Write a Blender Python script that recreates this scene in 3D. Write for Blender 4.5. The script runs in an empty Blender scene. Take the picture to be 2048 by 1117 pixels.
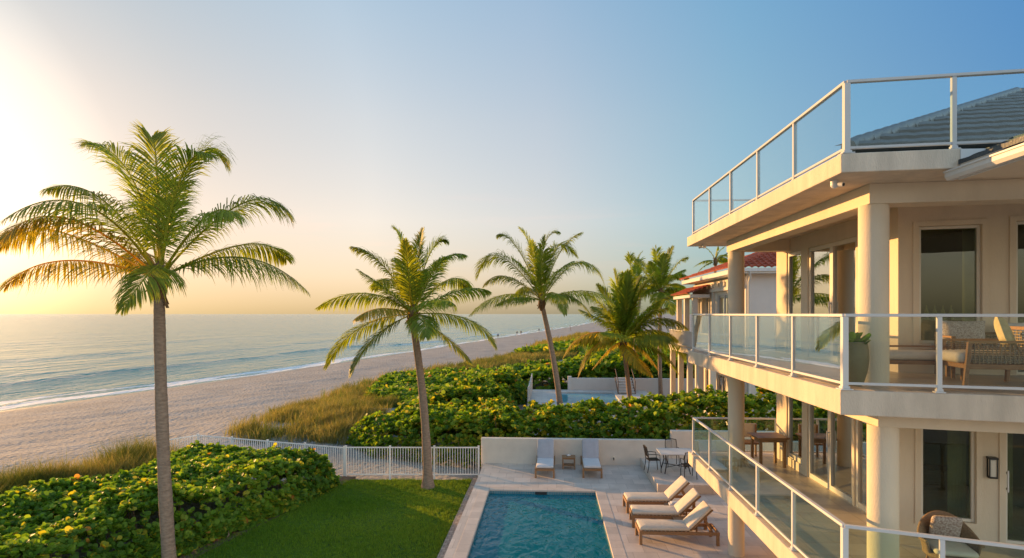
import bpy, bmesh, math, random
import numpy as np
from math import sin, cos, tan, atan2, radians as R, pi, sqrt
from mathutils import Vector, Matrix, noise as mnoise

S = bpy.context.scene
COL = S.collection

# ------------------------------------------------------------------ camera
EYE = 6.0                      # camera height above the pool deck
YAW = 3.39                     # degrees the camera is turned left of the pool axis (+Y)
FPX = 1200.0                   # focal length in pixels of a 2048 wide frame
cam = bpy.data.objects.new('camera', bpy.data.cameras.new('camera'))
COL.objects.link(cam)
cam.location = (0, 0, EYE)
cam.rotation_euler = (R(90), 0, R(YAW))
cam.data.sensor_width = 36
cam.data.lens = FPX / 2048 * 36
cam.data.shift_y = (628 - 558.5) / 2048
cam.data.clip_start = 0.1
cam.data.clip_end = 30000
S.camera = cam

# ------------------------------------------------------------------ light
SUN_AZ, SUN_EL = -54.0, 8.6    # degrees; azimuth counted from +Y towards +X
w = bpy.data.worlds.new('World'); S.world = w; w.use_nodes = True
nt = w.node_tree; nt.nodes.clear()
def wn(t, **k):
    n = nt.nodes.new(t)
    for a, b in k.items(): setattr(n, a, b)
    return n
sky = wn('ShaderNodeTexSky', sky_type='NISHITA', sun_disc=False)
sky.sun_elevation = R(SUN_EL); sky.sun_rotation = R(SUN_AZ)
sky.altitude = 0; sky.air_density = 1.0; sky.dust_density = 1.0; sky.ozone_density = 3.0
bg = wn('ShaderNodeBackground'); bg.inputs[1].default_value = 0.13
wo = wn('ShaderNodeOutputWorld')
# a few thin evening clouds low over the sea
tc = wn('ShaderNodeTexCoord')
mp = wn('ShaderNodeMapping'); mp.inputs['Scale'].default_value = (3.2, 3.2, 26)
cn = wn('ShaderNodeTexNoise'); cn.inputs['Scale'].default_value = 1.6; cn.inputs['Detail'].default_value = 5
cr = wn('ShaderNodeValToRGB'); cr.color_ramp.elements[0].position = .56; cr.color_ramp.elements[1].position = .80
sx = wn('ShaderNodeSeparateXYZ')
band = wn('ShaderNodeValToRGB')
e = band.color_ramp.elements
e[0].position = .03; e[0].color = (0, 0, 0, 1); e[1].position = .09; e[1].color = (1, 1, 1, 1)
x = e.new(.15); x.color = (.6, .6, .6, 1); x = e.new(.24); x.color = (0, 0, 0, 1)
mul = wn('ShaderNodeMath', operation='MULTIPLY'); mul2 = wn('ShaderNodeMath', operation='MULTIPLY'); mul2.inputs[1].default_value = .7
mixc = wn('ShaderNodeMixRGB', blend_type='MULTIPLY'); mixc.inputs[2].default_value = (1.5, 1.04, .95, 1)
nt.links.new(tc.outputs['Generated'], mp.inputs[0]); nt.links.new(mp.outputs[0], cn.inputs[0])
nt.links.new(cn.outputs[0], cr.inputs[0]); nt.links.new(tc.outputs['Generated'], sx.inputs[0])
nt.links.new(sx.outputs[2], band.inputs[0])
nt.links.new(cr.outputs[0], mul.inputs[0]); nt.links.new(band.outputs[0], mul.inputs[1]); nt.links.new(mul.outputs[0], mul2.inputs[0])
nt.links.new(mul2.outputs[0], mixc.inputs[0]); nt.links.new(sky.outputs[0], mixc.inputs[1])
# soften the sky's contrast and warm it towards the sun and the horizon, with an added bright fill opposite the sun
gm = wn('ShaderNodeGamma'); gm.inputs[1].default_value = .5
nt.links.new(mixc.outputs[0], gm.inputs[0])
def ramp(fac, knots):
    r = wn('ShaderNodeValToRGB'); e = r.color_ramp.elements
    for i, (p, c) in enumerate(knots):
        q = e[i] if i < 2 else e.new(p)
        q.position = p; q.color = (*c, 1)
    nt.links.new(fac, r.inputs[0]); return r
zr = ramp(sx.outputs[2], [(0, (.49, .45, .375)), (.5, (.69, .75, .775)), (.06, (.77, .605, .51)), (.15, (.93, .74, .64)), (.3, (.88, .76, .69))])
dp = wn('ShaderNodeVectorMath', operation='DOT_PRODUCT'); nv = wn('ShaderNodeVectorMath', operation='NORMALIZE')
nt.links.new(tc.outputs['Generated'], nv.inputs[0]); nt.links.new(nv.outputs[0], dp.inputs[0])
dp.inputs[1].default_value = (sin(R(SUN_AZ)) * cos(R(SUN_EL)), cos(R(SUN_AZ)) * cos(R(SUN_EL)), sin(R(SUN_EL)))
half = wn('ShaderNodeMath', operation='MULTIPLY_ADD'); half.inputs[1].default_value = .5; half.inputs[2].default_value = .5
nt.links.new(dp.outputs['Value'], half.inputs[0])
sr = ramp(half.outputs[0], [(.0, (1.0, .94, .86)), (.992, (0.3429, 0.3400, 0.3143)), (.24, (.92, .87, .80)), (.5, (0.0943, 0.2057, 0.3343)), (.675, (0.2171, 0.3114, 0.3543)), (.8, (0.3457, 0.3457, 0.3457)), (.9, (0.3600, 0.3486, 0.3286)), (.96, (0.2771, 0.2743, 0.2600)), (.976, (0.2657, 0.2629, 0.2486))])  # low knots: boosted warm sky behind the camera, added to fill shaded faces
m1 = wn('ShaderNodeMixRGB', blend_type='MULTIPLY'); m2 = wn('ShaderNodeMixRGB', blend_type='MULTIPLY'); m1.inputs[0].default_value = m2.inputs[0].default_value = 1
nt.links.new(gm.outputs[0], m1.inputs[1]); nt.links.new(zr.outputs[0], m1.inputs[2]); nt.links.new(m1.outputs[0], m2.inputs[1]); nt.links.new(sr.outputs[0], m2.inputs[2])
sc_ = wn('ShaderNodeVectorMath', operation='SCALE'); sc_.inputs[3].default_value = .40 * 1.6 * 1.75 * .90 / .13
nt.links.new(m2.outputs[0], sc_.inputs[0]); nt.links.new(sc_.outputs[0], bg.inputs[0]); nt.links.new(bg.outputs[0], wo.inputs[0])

sun = bpy.data.objects.new('sun', bpy.data.lights.new('sun', 'SUN')); COL.objects.link(sun)
sun.data.energy = 5.0; sun.data.angle = R(.6); sun.data.color = (1.0, .54, .19)
sd = Vector((sin(R(SUN_AZ)) * cos(R(SUN_EL)), cos(R(SUN_AZ)) * cos(R(SUN_EL)), sin(R(SUN_EL))))
sun.rotation_euler = sd.to_track_quat('Z', 'Y').to_euler()
sun.location = sd * 60

S.view_settings.view_transform = 'Standard'; S.view_settings.look = 'None'
S.view_settings.exposure = 0.70; S.view_settings.gamma = 1.0
S.cycles.max_bounces = 8; S.cycles.diffuse_bounces = 5; S.cycles.glossy_bounces = 4
S.cycles.transparent_max_bounces = 16; S.cycles.transmission_bounces = 6
S.cycles.caustics_reflective = False; S.cycles.caustics_refractive = False

# ------------------------------------------------------------------ helpers
CY, SY = cos(R(YAW)), sin(R(YAW))
def wxy(xc, zc):                           # camera right / depth  ->  world X, Y
    return (CY * xc - SY * zc, SY * xc + CY * zc)
def on_z(px, py, z=0.0):                   # photo pixel on a level plane -> world X, Y
    zc = (EYE - z) * FPX / (py - 628.0)
    return wxy((px - 1024) / FPX * zc, zc)
def at_depth(px, py, zc):                  # photo pixel at a depth -> world point
    x, y = wxy((px - 1024) / FPX * zc, zc)
    return Vector((x, y, EYE - (py - 628.0) * zc / FPX))
def y_on_x(px, X):                         # photo column on the plane X = const -> world Y
    t = (px - 1024) / FPX
    zc = X / (CY * t - SY)
    return SY * t * zc + CY * zc

def obj(name, me, parent=None, m=None):
    o = bpy.data.objects.new(name, me)
    COL.objects.link(o)
    if m is not None and me is not None:
        for q in (m if isinstance(m, (list, tuple)) else [m]): me.materials.append(q)
    if parent is not None: o.parent = parent
    return o
def tag(o, label=None, cat=None, group=None, kind=None):
    if label: o['label'] = label
    if cat: o['category'] = cat
    if group: o['group'] = group
    if kind: o['kind'] = kind
    return o
def thing(name, label, cat, loc=(0, 0, 0), rz=0.0, group=None):
    o = bpy.data.objects.new(name, None); COL.objects.link(o)
    o.empty_display_size = .2
    o.location = loc; o.rotation_euler = (0, 0, rz)
    return tag(o, label, cat, group)
def copy_tree(o, parent=None):
    c = o.copy(); COL.objects.link(c)
    if parent is not None: c.parent = parent
    for ch in list(o.children): copy_tree(ch, c)
    return c

class MB:
    """collects shapes, links them as one mesh object"""
    def __init__(self): self.v, self.f, self.sm = [], [], []
    def add(self, vs, fs, smooth=False):
        o = len(self.v); self.v += [tuple(p) for p in vs]
        for q in fs: self.f.append(tuple(i + o for i in q)); self.sm.append(smooth)
        return self
    def box(self, x0, x1, y0, y1, z0, z1):
        return self.prism([(x0, y0), (x1, y0), (x1, y1), (x0, y1)], z0, z1)
    def prism(self, poly, z0, z1):
        a = sum(poly[i][0] * poly[(i + 1) % len(poly)][1] - poly[(i + 1) % len(poly)][0] * poly[i][1] for i in range(len(poly)))
        if a < 0: poly = poly[::-1]
        n = len(poly)
        vs = [(p[0], p[1], z0) for p in poly] + [(p[0], p[1], z1) for p in poly]
        fs = [tuple(range(n - 1, -1, -1)), tuple(range(n, 2 * n))] + [(i, (i + 1) % n, n + (i + 1) % n, n + i) for i in range(n)]
        return self.add(vs, fs)
    def bar(self, a, b, w_, h, up=(0, 0, 1)):            # rectangular bar from a to b, width w_ (sideways) and height h (along up)
        a, b = Vector(a), Vector(b); d = (b - a).normalized(); up = Vector(up)
        s = d.cross(up)
        if s.length < 1e-4: s = d.cross(Vector((1, 0, 0)))
        s.normalize(); u = s.cross(d).normalized()
        vs = []
        for p in (a, b):
            for i, j in ((-1, -1), (1, -1), (1, 1), (-1, 1)): vs.append(p + s * (i * w_ / 2) + u * (j * h / 2))
        return self.add(vs, [(3, 2, 1, 0), (4, 5, 6, 7), (0, 1, 5, 4), (1, 2, 6, 5), (2, 3, 7, 6), (3, 0, 4, 7)])
    def tube(self, path, rad, n=10, caps=True, smooth=True):
        path = [Vector(p) for p in path]
        if not hasattr(rad, '__len__'): rad = [rad] * len(path)
        ref = Vector((0, 0, 1)); vs = []
        prev = None
        for i, p in enumerate(path):
            d = (path[min(i + 1, len(path) - 1)] - path[max(i - 1, 0)]).normalized()
            if prev is None:
                s = d.cross(ref)
                if s.length < 1e-3: s = d.cross(Vector((0, 1, 0)))
            else: s = prev - d * prev.dot(d)
            s.normalize(); prev = s; u = d.cross(s)
            for k in range(n):
                t = 2 * pi * k / n; vs.append(p + (s * cos(t) + u * sin(t)) * rad[i])
        fs = [(i * n + k, i * n + (k + 1) % n, (i + 1) * n + (k + 1) % n, (i + 1) * n + k) for i in range(len(path) - 1) for k in range(n)]
        self.add(vs, fs, smooth)
        if caps:
            m = len(path)
            self.add([vs[k] for k in range(n)], [tuple(range(n - 1, -1, -1))]); self.add([vs[(m - 1) * n + k] for k in range(n)], [tuple(range(n))])
        return self
    def lathe(self, prof, c=(0, 0, 0), n=24, smooth=True):   # prof: (r, z) bottom to top
        vs = [(c[0] + r * cos(2 * pi * k / n), c[1] + r * sin(2 * pi * k / n), c[2] + z) for r, z in prof for k in range(n)]
        fs = [(i * n + k, i * n + (k + 1) % n, (i + 1) * n + (k + 1) % n, (i + 1) * n + k) for i in range(len(prof) - 1) for k in range(n)]
        self.add(vs, fs, smooth)
        if prof[0][0] > 1e-4: self.add(vs[:n], [tuple(range(n - 1, -1, -1))])
        if prof[-1][0] > 1e-4: self.add(vs[-n:], [tuple(range(n))])
        return self
    def cushion(self, x0, x1, y0, y1, z0, z1, r=.04, puff=.015):
        nx, ny = 8, 8; vs, fs = [], []
        def ring(z, ins):
            b = len(vs); pts = []
            X0, X1, Y0, Y1 = x0 + ins, x1 - ins, y0 + ins, y1 - ins; rr = max(.001, r * 1.2)
            for cx, cy, a0 in ((X1 - rr, Y1 - rr, 0), (X0 + rr, Y1 - rr, 90), (X0 + rr, Y0 + rr, 180), (X1 - rr, Y0 + rr, 270)):
                for a in (0, 30, 60, 90): pts.append((cx + rr * cos(R(a0 + a)), cy + rr * sin(R(a0 + a)), z))
            vs.extend(pts); return b
        h = z1 - z0; r = min(r, h * .45)
        rs = [ring(z0, r), ring(z0 + r * .3, r * .3), ring(z0 + r, 0), ring(z1 - r, 0), ring(z1 - r * .3, r * .3), ring(z1, r), ring(z1 + puff, min(x1 - x0, y1 - y0) * .28)]
        n = 16
        for a, b in zip(rs, rs[1:]): fs += [(a + k, a + (k + 1) % n, b + (k + 1) % n, b + k) for k in range(n)]
        fs.append(tuple(rs[-1] + k for k in range(n))); fs.append(tuple(rs[0] + k for k in range(n - 1, -1, -1)))
        return self.add(vs, fs, True)
    def xf(self, M, start=0):
        for i in range(start, len(self.v)): self.v[i] = tuple(M @ Vector(self.v[i]))
        return self
    def build(self, name, m, parent=None, bevel=0.0, world=False, seg=2):
        vs = self.v
        if world and parent is not None:
            l = Vector(parent.location); q = parent.parent
            while q is not None: l += Vector(q.location); q = q.parent
            vs = [(p[0] - l.x, p[1] - l.y, p[2] - l.z) for p in vs]
        me = bpy.data.meshes.new(name); me.from_pydata(vs, [], self.f); me.update()
        me.polygons.foreach_set('use_smooth', self.sm)
        o = obj(name, me, parent, m)
        if bevel > 0:
            b = o.modifiers.new('bevel', 'BEVEL'); b.width = bevel; b.segments = seg; b.limit_method = 'ANGLE'; b.angle_limit = R(50); b.harden_normals = False
        return o

def np_mesh(name, v, quads=None, tris=None, cols=None, smooth=False, polys=None):
    """fast mesh from numpy arrays; cols is per vertex RGB"""
    me = bpy.data.meshes.new(name); nv = len(v)
    loops, starts, tot = [], [], 0
    for arr in (quads, tris, polys):
        if arr is None or len(arr) == 0: continue
        k = arr.shape[1]; loops.append(arr.ravel()); starts.append(tot + np.arange(len(arr)) * k); tot += arr.size
    L = np.concatenate(loops).astype(np.int32); ST = np.concatenate(starts).astype(np.int32)
    me.vertices.add(nv); me.vertices.foreach_set('co', np.asarray(v, np.float32).ravel())
    me.loops.add(len(L)); me.loops.foreach_set('vertex_index', L)
    me.polygons.add(len(ST)); me.polygons.foreach_set('loop_start', ST)
    me.update(calc_edges=True)
    if smooth: me.polygons.foreach_set('use_smooth', np.ones(len(ST), bool))
    if cols is not None:
        at = me.color_attributes.new('Col', 'FLOAT_COLOR', 'POINT')
        c4 = np.ones((nv, 4), np.float32); c4[:, :3] = cols; at.data.foreach_set('color', c4.ravel())
    me.validate()
    return me

# ------------------------------------------------------------------ materials
def mat(name, base=(.5, .5, .5), rough=.6, var=0.0, vscale=4.0, bump=0.0, bscale=40.0, spec=.5, metal=0.0, bdist=.02, coord='Object', col2=None, stretch=(1, 1, 1)):
    m = bpy.data.materials.new(name); m.use_nodes = True
    t = m.node_tree; N, L = t.nodes, t.links
    b = N['Principled BSDF']; b.inputs['Roughness'].default_value = rough; b.inputs['Metallic'].default_value = metal
    b.inputs['Specular IOR Level'].default_value = spec
    b.inputs['Base Color'].default_value = (*base, 1)
    c = N.new('ShaderNodeTexCoord'); mp = N.new('ShaderNodeMapping'); mp.inputs['Scale'].default_value = stretch
    L.new(c.outputs[coord], mp.inputs[0])
    if var > 0 or col2 is not None:
        n = N.new('ShaderNodeTexNoise'); n.inputs['Scale'].default_value = vscale; n.inputs['Detail'].default_value = 6; n.inputs['Roughness'].default_value = .62
        L.new(mp.outputs[0], n.inputs[0])
        r = N.new('ShaderNodeValToRGB'); r.color_ramp.elements[0].position = .32; r.color_ramp.elements[1].position = .68
        lo = col2 if col2 is not None else tuple(k * (1 - var) for k in base)
        hi = base if col2 is not None else tuple(min(1, k * (1 + var)) for k in base)
        r.color_ramp.elements[0].color = (*lo, 1); r.color_ramp.elements[1].color = (*hi, 1)
        L.new(n.outputs[0], r.inputs[0]); L.new(r.outputs[0], b.inputs['Base Color'])
    if bump > 0:
        n2 = N.new('ShaderNodeTexNoise'); n2.inputs['Scale'].default_value = bscale; n2.inputs['Detail'].default_value = 5
        L.new(mp.outputs[0], n2.inputs[0])
        bp = N.new('ShaderNodeBump'); bp.inputs['Strength'].default_value = bump; bp.inputs['Distance'].default_value = bdist
        L.new(n2.outputs[0], bp.inputs['Height']); L.new(bp.outputs[0], b.inputs['Normal'])
    return m

def leaf_mat(name, trans=.45, rough=.45, spec=.35, tint=(1.25, 1.15, .45)):
    m = bpy.data.materials.new(name); m.use_nodes = True
    t = m.node_tree; N, L = t.nodes, t.links
    b = N['Principled BSDF']; b.inputs['Roughness'].default_value = rough; b.inputs['Specular IOR Level'].default_value = spec
    a = N.new('ShaderNodeAttribute'); a.attribute_name = 'Col'
    L.new(a.outputs['Color'], b.inputs['Base Color'])
    tr = N.new('ShaderNodeBsdfTranslucent'); mx = N.new('ShaderNodeMixRGB'); mx.blend_type = 'MULTIPLY'; mx.inputs[0].default_value = 1
    mx.inputs[2].default_value = (*[k * 1.6 for k in tint], 1)
    L.new(a.outputs['Color'], mx.inputs[1]); L.new(mx.outputs[0], tr.inputs[0])
    ms = N.new('ShaderNodeMixShader'); ms.inputs[0].default_value = trans
    L.new(b.outputs[0], ms.inputs[1]); L.new(tr.outputs[0], ms.inputs[2]); L.new(ms.outputs[0], N['Material Output'].inputs[0])
    return m

def glass_mat(name, ior, tint, rough=0.0, wave=0.0, coat=0.0):
    m = bpy.data.materials.new(name); m.use_nodes = True
    t = m.node_tree; N, L = t.nodes, t.links
    N.remove(N['Principled BSDF'])
    fr = N.new('ShaderNodeFresnel'); fr.inputs[0].default_value = ior
    tr = N.new('ShaderNodeBsdfTransparent'); tr.inputs[0].default_value = (*tint, 1)
    gl = N.new('ShaderNodeBsdfGlossy'); gl.inputs['Roughness'].default_value = rough; gl.inputs[0].default_value = (.96, .98, .97, 1)
    ms = N.new('ShaderNodeMixShader')
    if wave > 0:
        c = N.new('ShaderNodeTexCoord'); n = N.new('ShaderNodeTexNoise'); n.inputs['Scale'].default_value = 1.3; n.inputs['Detail'].default_value = 1
        bp = N.new('ShaderNodeBump'); bp.inputs['Strength'].default_value = wave; bp.inputs['Distance'].default_value = .02
        L.new(c.outputs['Object'], n.inputs[0]); L.new(n.outputs[0], bp.inputs['Height']); L.new(bp.outputs[0], gl.inputs['Normal'])
    ma = N.new('ShaderNodeMath'); ma.operation = 'MULTIPLY_ADD'; ma.inputs[1].default_value = 1 - coat; ma.inputs[2].default_value = coat
    gm_ = N.new('ShaderNodeNewGeometry'); mi = N.new('ShaderNodeMix'); mi.inputs[2].default_value = ior; mi.inputs[3].default_value = 1 / ior   # same reflection from both faces of the thin sheet
    L.new(gm_.outputs['Backfacing'], mi.inputs[0]); L.new(mi.outputs[0], fr.inputs[0])
    L.new(fr.outputs[0], ma.inputs[0]); L.new(ma.outputs[0], ms.inputs[0]); L.new(tr.outputs[0], ms.inputs[1]); L.new(gl.outputs[0], ms.inputs[2])
    L.new(ms.outputs[0], N['Material Output'].inputs[0])
    return m

def tile_mat(name, base, size=.6, mortar=(.3, .27, .24), rough=.55, var=.12, width=.006, offset=0.5, rot=0.0, bump=.3):
    m = bpy.data.materials.new(name); m.use_nodes = True
    t = m.node_tree; N, L = t.nodes, t.links
    b = N['Principled BSDF']; b.inputs['Roughness'].default_value = rough
    c = N.new('ShaderNodeTexCoord'); mp = N.new('ShaderNodeMapping'); mp.inputs['Rotation'].default_value = (0, 0, rot)
    br = N.new('ShaderNodeTexBrick'); br.offset = offset
    br.inputs['Scale'].default_value = 1.0; br.inputs['Brick Width'].default_value = size; br.inputs['Row Height'].default_value = size
    br.inputs['Mortar Size'].default_value = width; br.inputs['Bias'].default_value = 0
    br.inputs['Color1'].default_value = (*[k * (1 - var) for k in base], 1); br.inputs['Color2'].default_value = (*[min(1, k * (1 + var)) for k in base], 1)
    br.inputs['Mortar'].default_value = (*mortar, 1)
    n = N.new('ShaderNodeTexNoise'); n.inputs['Scale'].default_value = 1.7; n.inputs['Detail'].default_value = 7; n.inputs['Roughness'].default_value = .65
    r = N.new('ShaderNodeValToRGB'); r.color_ramp.elements[0].position = .3; r.color_ramp.elements[1].position = .7
    r.color_ramp.elements[0].color = (.82, .8, .78, 1); r.color_ramp.elements[1].color = (1.06, 1.04, 1.02, 1)
    mx = N.new('ShaderNodeMixRGB'); mx.blend_type = 'MULTIPLY'; mx.inputs[0].default_value = 1
    L.new(c.outputs['Object'], mp.inputs[0]); L.new(mp.outputs[0], br.inputs[0]); L.new(c.outputs['Object'], n.inputs[0])
    L.new(n.outputs[0], r.inputs[0]); L.new(br.outputs[0], mx.inputs[1]); L.new(r.outputs[0], mx.inputs[2]); L.new(mx.outputs[0], b.inputs['Base Color'])
    bp = N.new('ShaderNodeBump'); bp.inputs['Strength'].default_value = bump; bp.inputs['Distance'].default_value = .01; bp.invert = True
    L.new(br.outputs['Fac'], bp.inputs['Height']); L.new(bp.outputs[0], b.inputs['Normal'])
    return m

M = {}
M['stucco'] = mat('stucco', (.74, .62, .46), .85, .07, 1.4, .28, 60, spec=.25, stretch=(1, 1, .35))
M['fascia'] = mat('fascia_stucco', (.69, .565, .43), .85, .15, 1.6, .55, 50, spec=.25, stretch=(2, 2, .45))
M['ceiling'] = mat('soffit_paint', (.74, .62, .46), .9, .05, 1.4, .15, 50, spec=.2)
M['white'] = mat('white_powder_coat', (.68, .66, .63), .38, .03, 3)
M['fencewhite'] = mat('fence_paint', (.84, .81, .77), .4, .03, 3)
M['whitewall'] = mat('white_render', (.68, .61, .52), .88, .08, 1.3, .35, 45, spec=.2)
M['greywall'] = mat('neighbour_render', (.64, .58, .53), .9, .06, .8, .2, 30, spec=.2)
M['silver'] = mat('silver_paint', (.50, .49, .475), .35, .03, 3)
M['alu'] = mat('window_frame_paint', (.76, .69, .57), .4, .04, 3)
M['glass'] = glass_mat('rail_glass', 1.6, (.91, .955, .93), wave=.05, coat=.30)
M['topglass'] = glass_mat('roof_rail_glass', 1.35, (.84, .94, .96))
M['frontglass'] = glass_mat('front_rail_glass', 1.4, (.93, .96, .94), wave=.04)
M['pane'] = glass_mat('coated_window_glass', 1.8, (.66, .72, .64), wave=.05, coat=.52)
M['clearpane'] = glass_mat('window_glass', 1.45, (.78, .84, .74), wave=.03)
M['lowglass'] = glass_mat('lower_rail_glass', 1.45, (.87, .94, .89), wave=.05)
M['deck'] = tile_mat('deck_tile', (.63, .55, .475), .61, (.38, .32, .27), width=.005, rough=.5)
M['coping'] = tile_mat('coping_stone', (.62, .53, .45), .5, (.36, .32, .28), width=.004, offset=0, rough=.5)
M['brick'] = tile_mat('edge_paver', (.36, .30, .25), .16, (.20, .17, .14), width=.012, var=.2)
M['floor'] = tile_mat('balcony_tile', (.50, .42, .33), .5, (.30, .25, .2), width=.006, rough=.35, offset=0)
M['wood'] = mat('teak', (.36, .19, .08), .5, 0, 5, .3, 30, col2=(.22, .11, .045), stretch=(1, 7, 7))
M['wooddark'] = mat('dark_teak', (.20, .11, .06), .55, 0, 5, .3, 30, col2=(.12, .065, .035), stretch=(1, 7, 7))
M['cream'] = mat('cream_canvas', (.66, .58, .47), .9, .06, 5, .5, 220, bdist=.004, spec=.15)
M['greycloth'] = mat('grey_canvas', (.40, .41, .45), .9, .06, 5, .5, 220, bdist=.004, spec=.15)
M['lightcloth'] = mat('pale_canvas', (.60, .59, .59), .9, .05, 5, .5, 220, bdist=.004, spec=.15)
M['iron'] = mat('wrought_iron', (.035, .032, .03), .45, .1, 8, metal=.6)
M['black'] = mat('black_enamel', (.02, .02, .022), .4)
M['marble'] = mat('table_stone', (.62, .61, .60), .3, .1, 4)
M['sandwet'] = None
M['roofgrey'] = mat('slate_tile', (.05, .06, .066), .45, .3, 2.5, .4, 30, spec=.35)
M['roofred'] = mat('clay_tile', (.34, .085, .05), .85, .35, 3.0, .4, 30, spec=.15)
M['room'] = mat('room_paint', (.34, .29, .22), .9, .05, 1)
M['curtain'] = mat('curtain_cloth', (.50, .46, .30), .9, .1, 4)
M['soil'] = mat('soil', (.10, .065, .04), .95, .3, 6, .8, 25)
M['pottery'] = mat('olive_pottery', (.19, .16, .07), .5, .15, 5)
M['rope'] = mat('woven_rope', (.36, .27, .17), .85, .2, 30, .8, 90)
M['weave'] = mat('wicker', (.27, .17, .09), .7, .25, 40, .6, 90)
M['patt'] = mat('patterned_cushion', (.62, .55, .45), .9, 0, 38, .3, 80, col2=(.22, .13, .10))
M['patt2'] = mat('grey_knit_cushion', (.62, .58, .54), .95, 0, 45, .8, 60, col2=(.25, .21, .19))
M['olivecloth'] = mat('olive_cushion', (.50, .43, .24), .9, .15, 12, .4, 120)
M['bark'] = mat('palm_bark', (.38, .265, .19), .9, 0, 7, .9, 16, bdist=.03, col2=(.22, .15, .105), stretch=(1, 1, 3.2), spec=.2)
M['fibre'] = mat('palm_fibre', (.24, .14, .07), .95, 0, 16, .9, 40, col2=(.12, .07, .035), spec=.1)
M['leaf'] = leaf_mat('sea_grape_leaf', .45, .55, .25, (1.25, 1.2, .35))
M['frond'] = leaf_mat('palm_leaf', .50, .5, .3, (1.25, 1.15, .35))
M['blade'] = leaf_mat('grass_blade', .45, .6, .2, (1.2, 1.05, .5))
M['wallpale'] = mat('pale_lamp_glass', (.75, .7, .6), .3)
M['skin'] = mat('skin', (.30, .17, .11), .6); M['swim'] = mat('dark_clothes', (.03, .035, .06), .8)

# ------------------------------------------------------------------ the shore: terrain and sea
SEA = -2.2
_sy = np.array([-600, 0, 48, 62.3, 101.7, 213.3, 395.7, 582, 1200, 9000.])
_sx = np.array([-215, -59.5, -46.2, -42.2, -34.1, -14.5, 18, 45, 130, 1500.])
def shore_x(y):
    y = np.asarray(y, float); k = 6 + np.clip(np.abs(y), 0, 400) * .1
    return sum(np.interp(y + o * k, _sy, _sx) for o in (-1, -.6, -.2, .2, .6, 1)) / 6
MOUND = on_z(660, 835, -.3)
def ground(x, y):
    x = np.asarray(x, float); y = np.asarray(y, float)
    d = x - shore_x(y)
    h = np.interp(d, [-400, -40, 0, 5, 12, 30, 38, 5000], [-9, -4.2, SEA, -1.75, -1.45, -.95, -.62, -.62])
    a = np.clip((d - 6) / 8, 0, 1)
    und = .05 * np.sin(x * .9 + 1.3 * np.sin(y * .35)) + .04 * np.sin(y * .8 + x * .3) + .03 * np.sin(x * 2.1 - y * 1.3)
    out = np.clip((y - 25.5) / 3, 0, 1) + np.clip((-15.5 - x) / 3, 0, 1)
    h = h + a * und * np.clip(out, 0, 1)
    h = h + .55 * np.exp(-(((x - MOUND[0]) / 7) ** 2 + ((y - MOUND[1]) / 6) ** 2)) * np.clip((y - 26) / 3, 0, 1)
    h = h + .5 * np.exp(-(((x + 18) / 2.4) ** 2 + ((y - 19.5) / 7) ** 2))
    return h
def grow(a, b, step, f=1.06, mx=1e9):
    o = [a]
    while o[-1] < b: o.append(o[-1] + step); step = min(step * f, mx)
    return o
Yg = np.array([-150, -110, -80, -60, -45, -30, -18, -8] + list(np.arange(0, 90, .7)) + grow(90, 8000, .8, 1.06))
Dg = np.array([-40, -25, -15, -8, -5, -3, -2] + list(np.arange(-1, 62, .6)) + grow(62, 2600, .8, 1.09))
GY, GD = np.meshgrid(Yg, Dg, indexing='ij'); GX = shore_x(GY) + GD
def grid_quads(n, m):
    i = np.arange(n * m).reshape(n, m)
    return np.stack([i[:-1, :-1], i[:-1, 1:], i[1:, 1:], i[1:, :-1]], -1).reshape(-1, 4)
V = np.stack([GX, GY, ground(GX, GY)], -1).reshape(-1, 3)
wet = np.clip(1 - (GD.ravel() - 1.0 - 1.1 * np.sin(GY.ravel() * .11) - .5 * np.sin(GY.ravel() * .41)) / 3.2, 0, 1)
me = np_mesh('sand', V, quads=grid_quads(*GY.shape), cols=np.stack([wet, wet, wet], -1), smooth=True)
ms = bpy.data.materials.new('beach_sand'); ms.use_nodes = True
t = ms.node_tree; N, L = t.nodes, t.links; b = N['Principled BSDF']
c = N.new('ShaderNodeTexCoord'); a = N.new('ShaderNodeAttribute'); a.attribute_name = 'Col'
n1 = N.new('ShaderNodeTexNoise'); n1.inputs['Scale'].default_value = .35; n1.inputs['Detail'].default_value = 8; n1.inputs['Roughness'].default_value = .7
r1 = N.new('ShaderNodeValToRGB'); r1.color_ramp.elements[0].color = (.255, .245, .23, 1); r1.color_ramp.elements[1].color = (.38, .365, .345, 1)
r1.color_ramp.elements[0].position = .3; r1.color_ramp.elements[1].position = .7
L.new(c.outputs['Object'], n1.inputs[0]); L.new(n1.outputs[0], r1.inputs[0])
mx = N.new('ShaderNodeMixRGB'); mx.inputs[2].default_value = (.17, .13, .105, 1); L.new(a.outputs['Fac'], mx.inputs[0]); L.new(r1.outputs[0], mx.inputs[1])
L.new(mx.outputs[0], b.inputs['Base Color'])
rr = N.new('ShaderNodeMapRange'); rr.inputs['To Min'].default_value = .9; rr.inputs['To Max'].default_value = .28; L.new(a.outputs['Fac'], rr.inputs[0]); L.new(rr.outputs[0], b.inputs['Roughness'])
b.inputs['Specular IOR Level'].default_value = .3
n2 = N.new('ShaderNodeTexNoise'); n2.inputs['Scale'].default_value = 3.6; n2.inputs['Detail'].default_value = 4
n3 = N.new('ShaderNodeTexVoronoi'); n3.inputs['Scale'].default_value = 4.2; n3.feature = 'SMOOTH_F1'
n4 = N.new('ShaderNodeTexNoise'); n4.inputs['Scale'].default_value = 14; n4.inputs['Detail'].default_value = 3
for q in (n2, n3, n4): L.new(c.outputs['Object'], q.inputs[0])
ad = N.new('ShaderNodeMath'); ad.operation = 'ADD'; L.new(n2.outputs[0], ad.inputs[0]); L.new(n3.outputs[0], ad.inputs[1])
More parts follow.
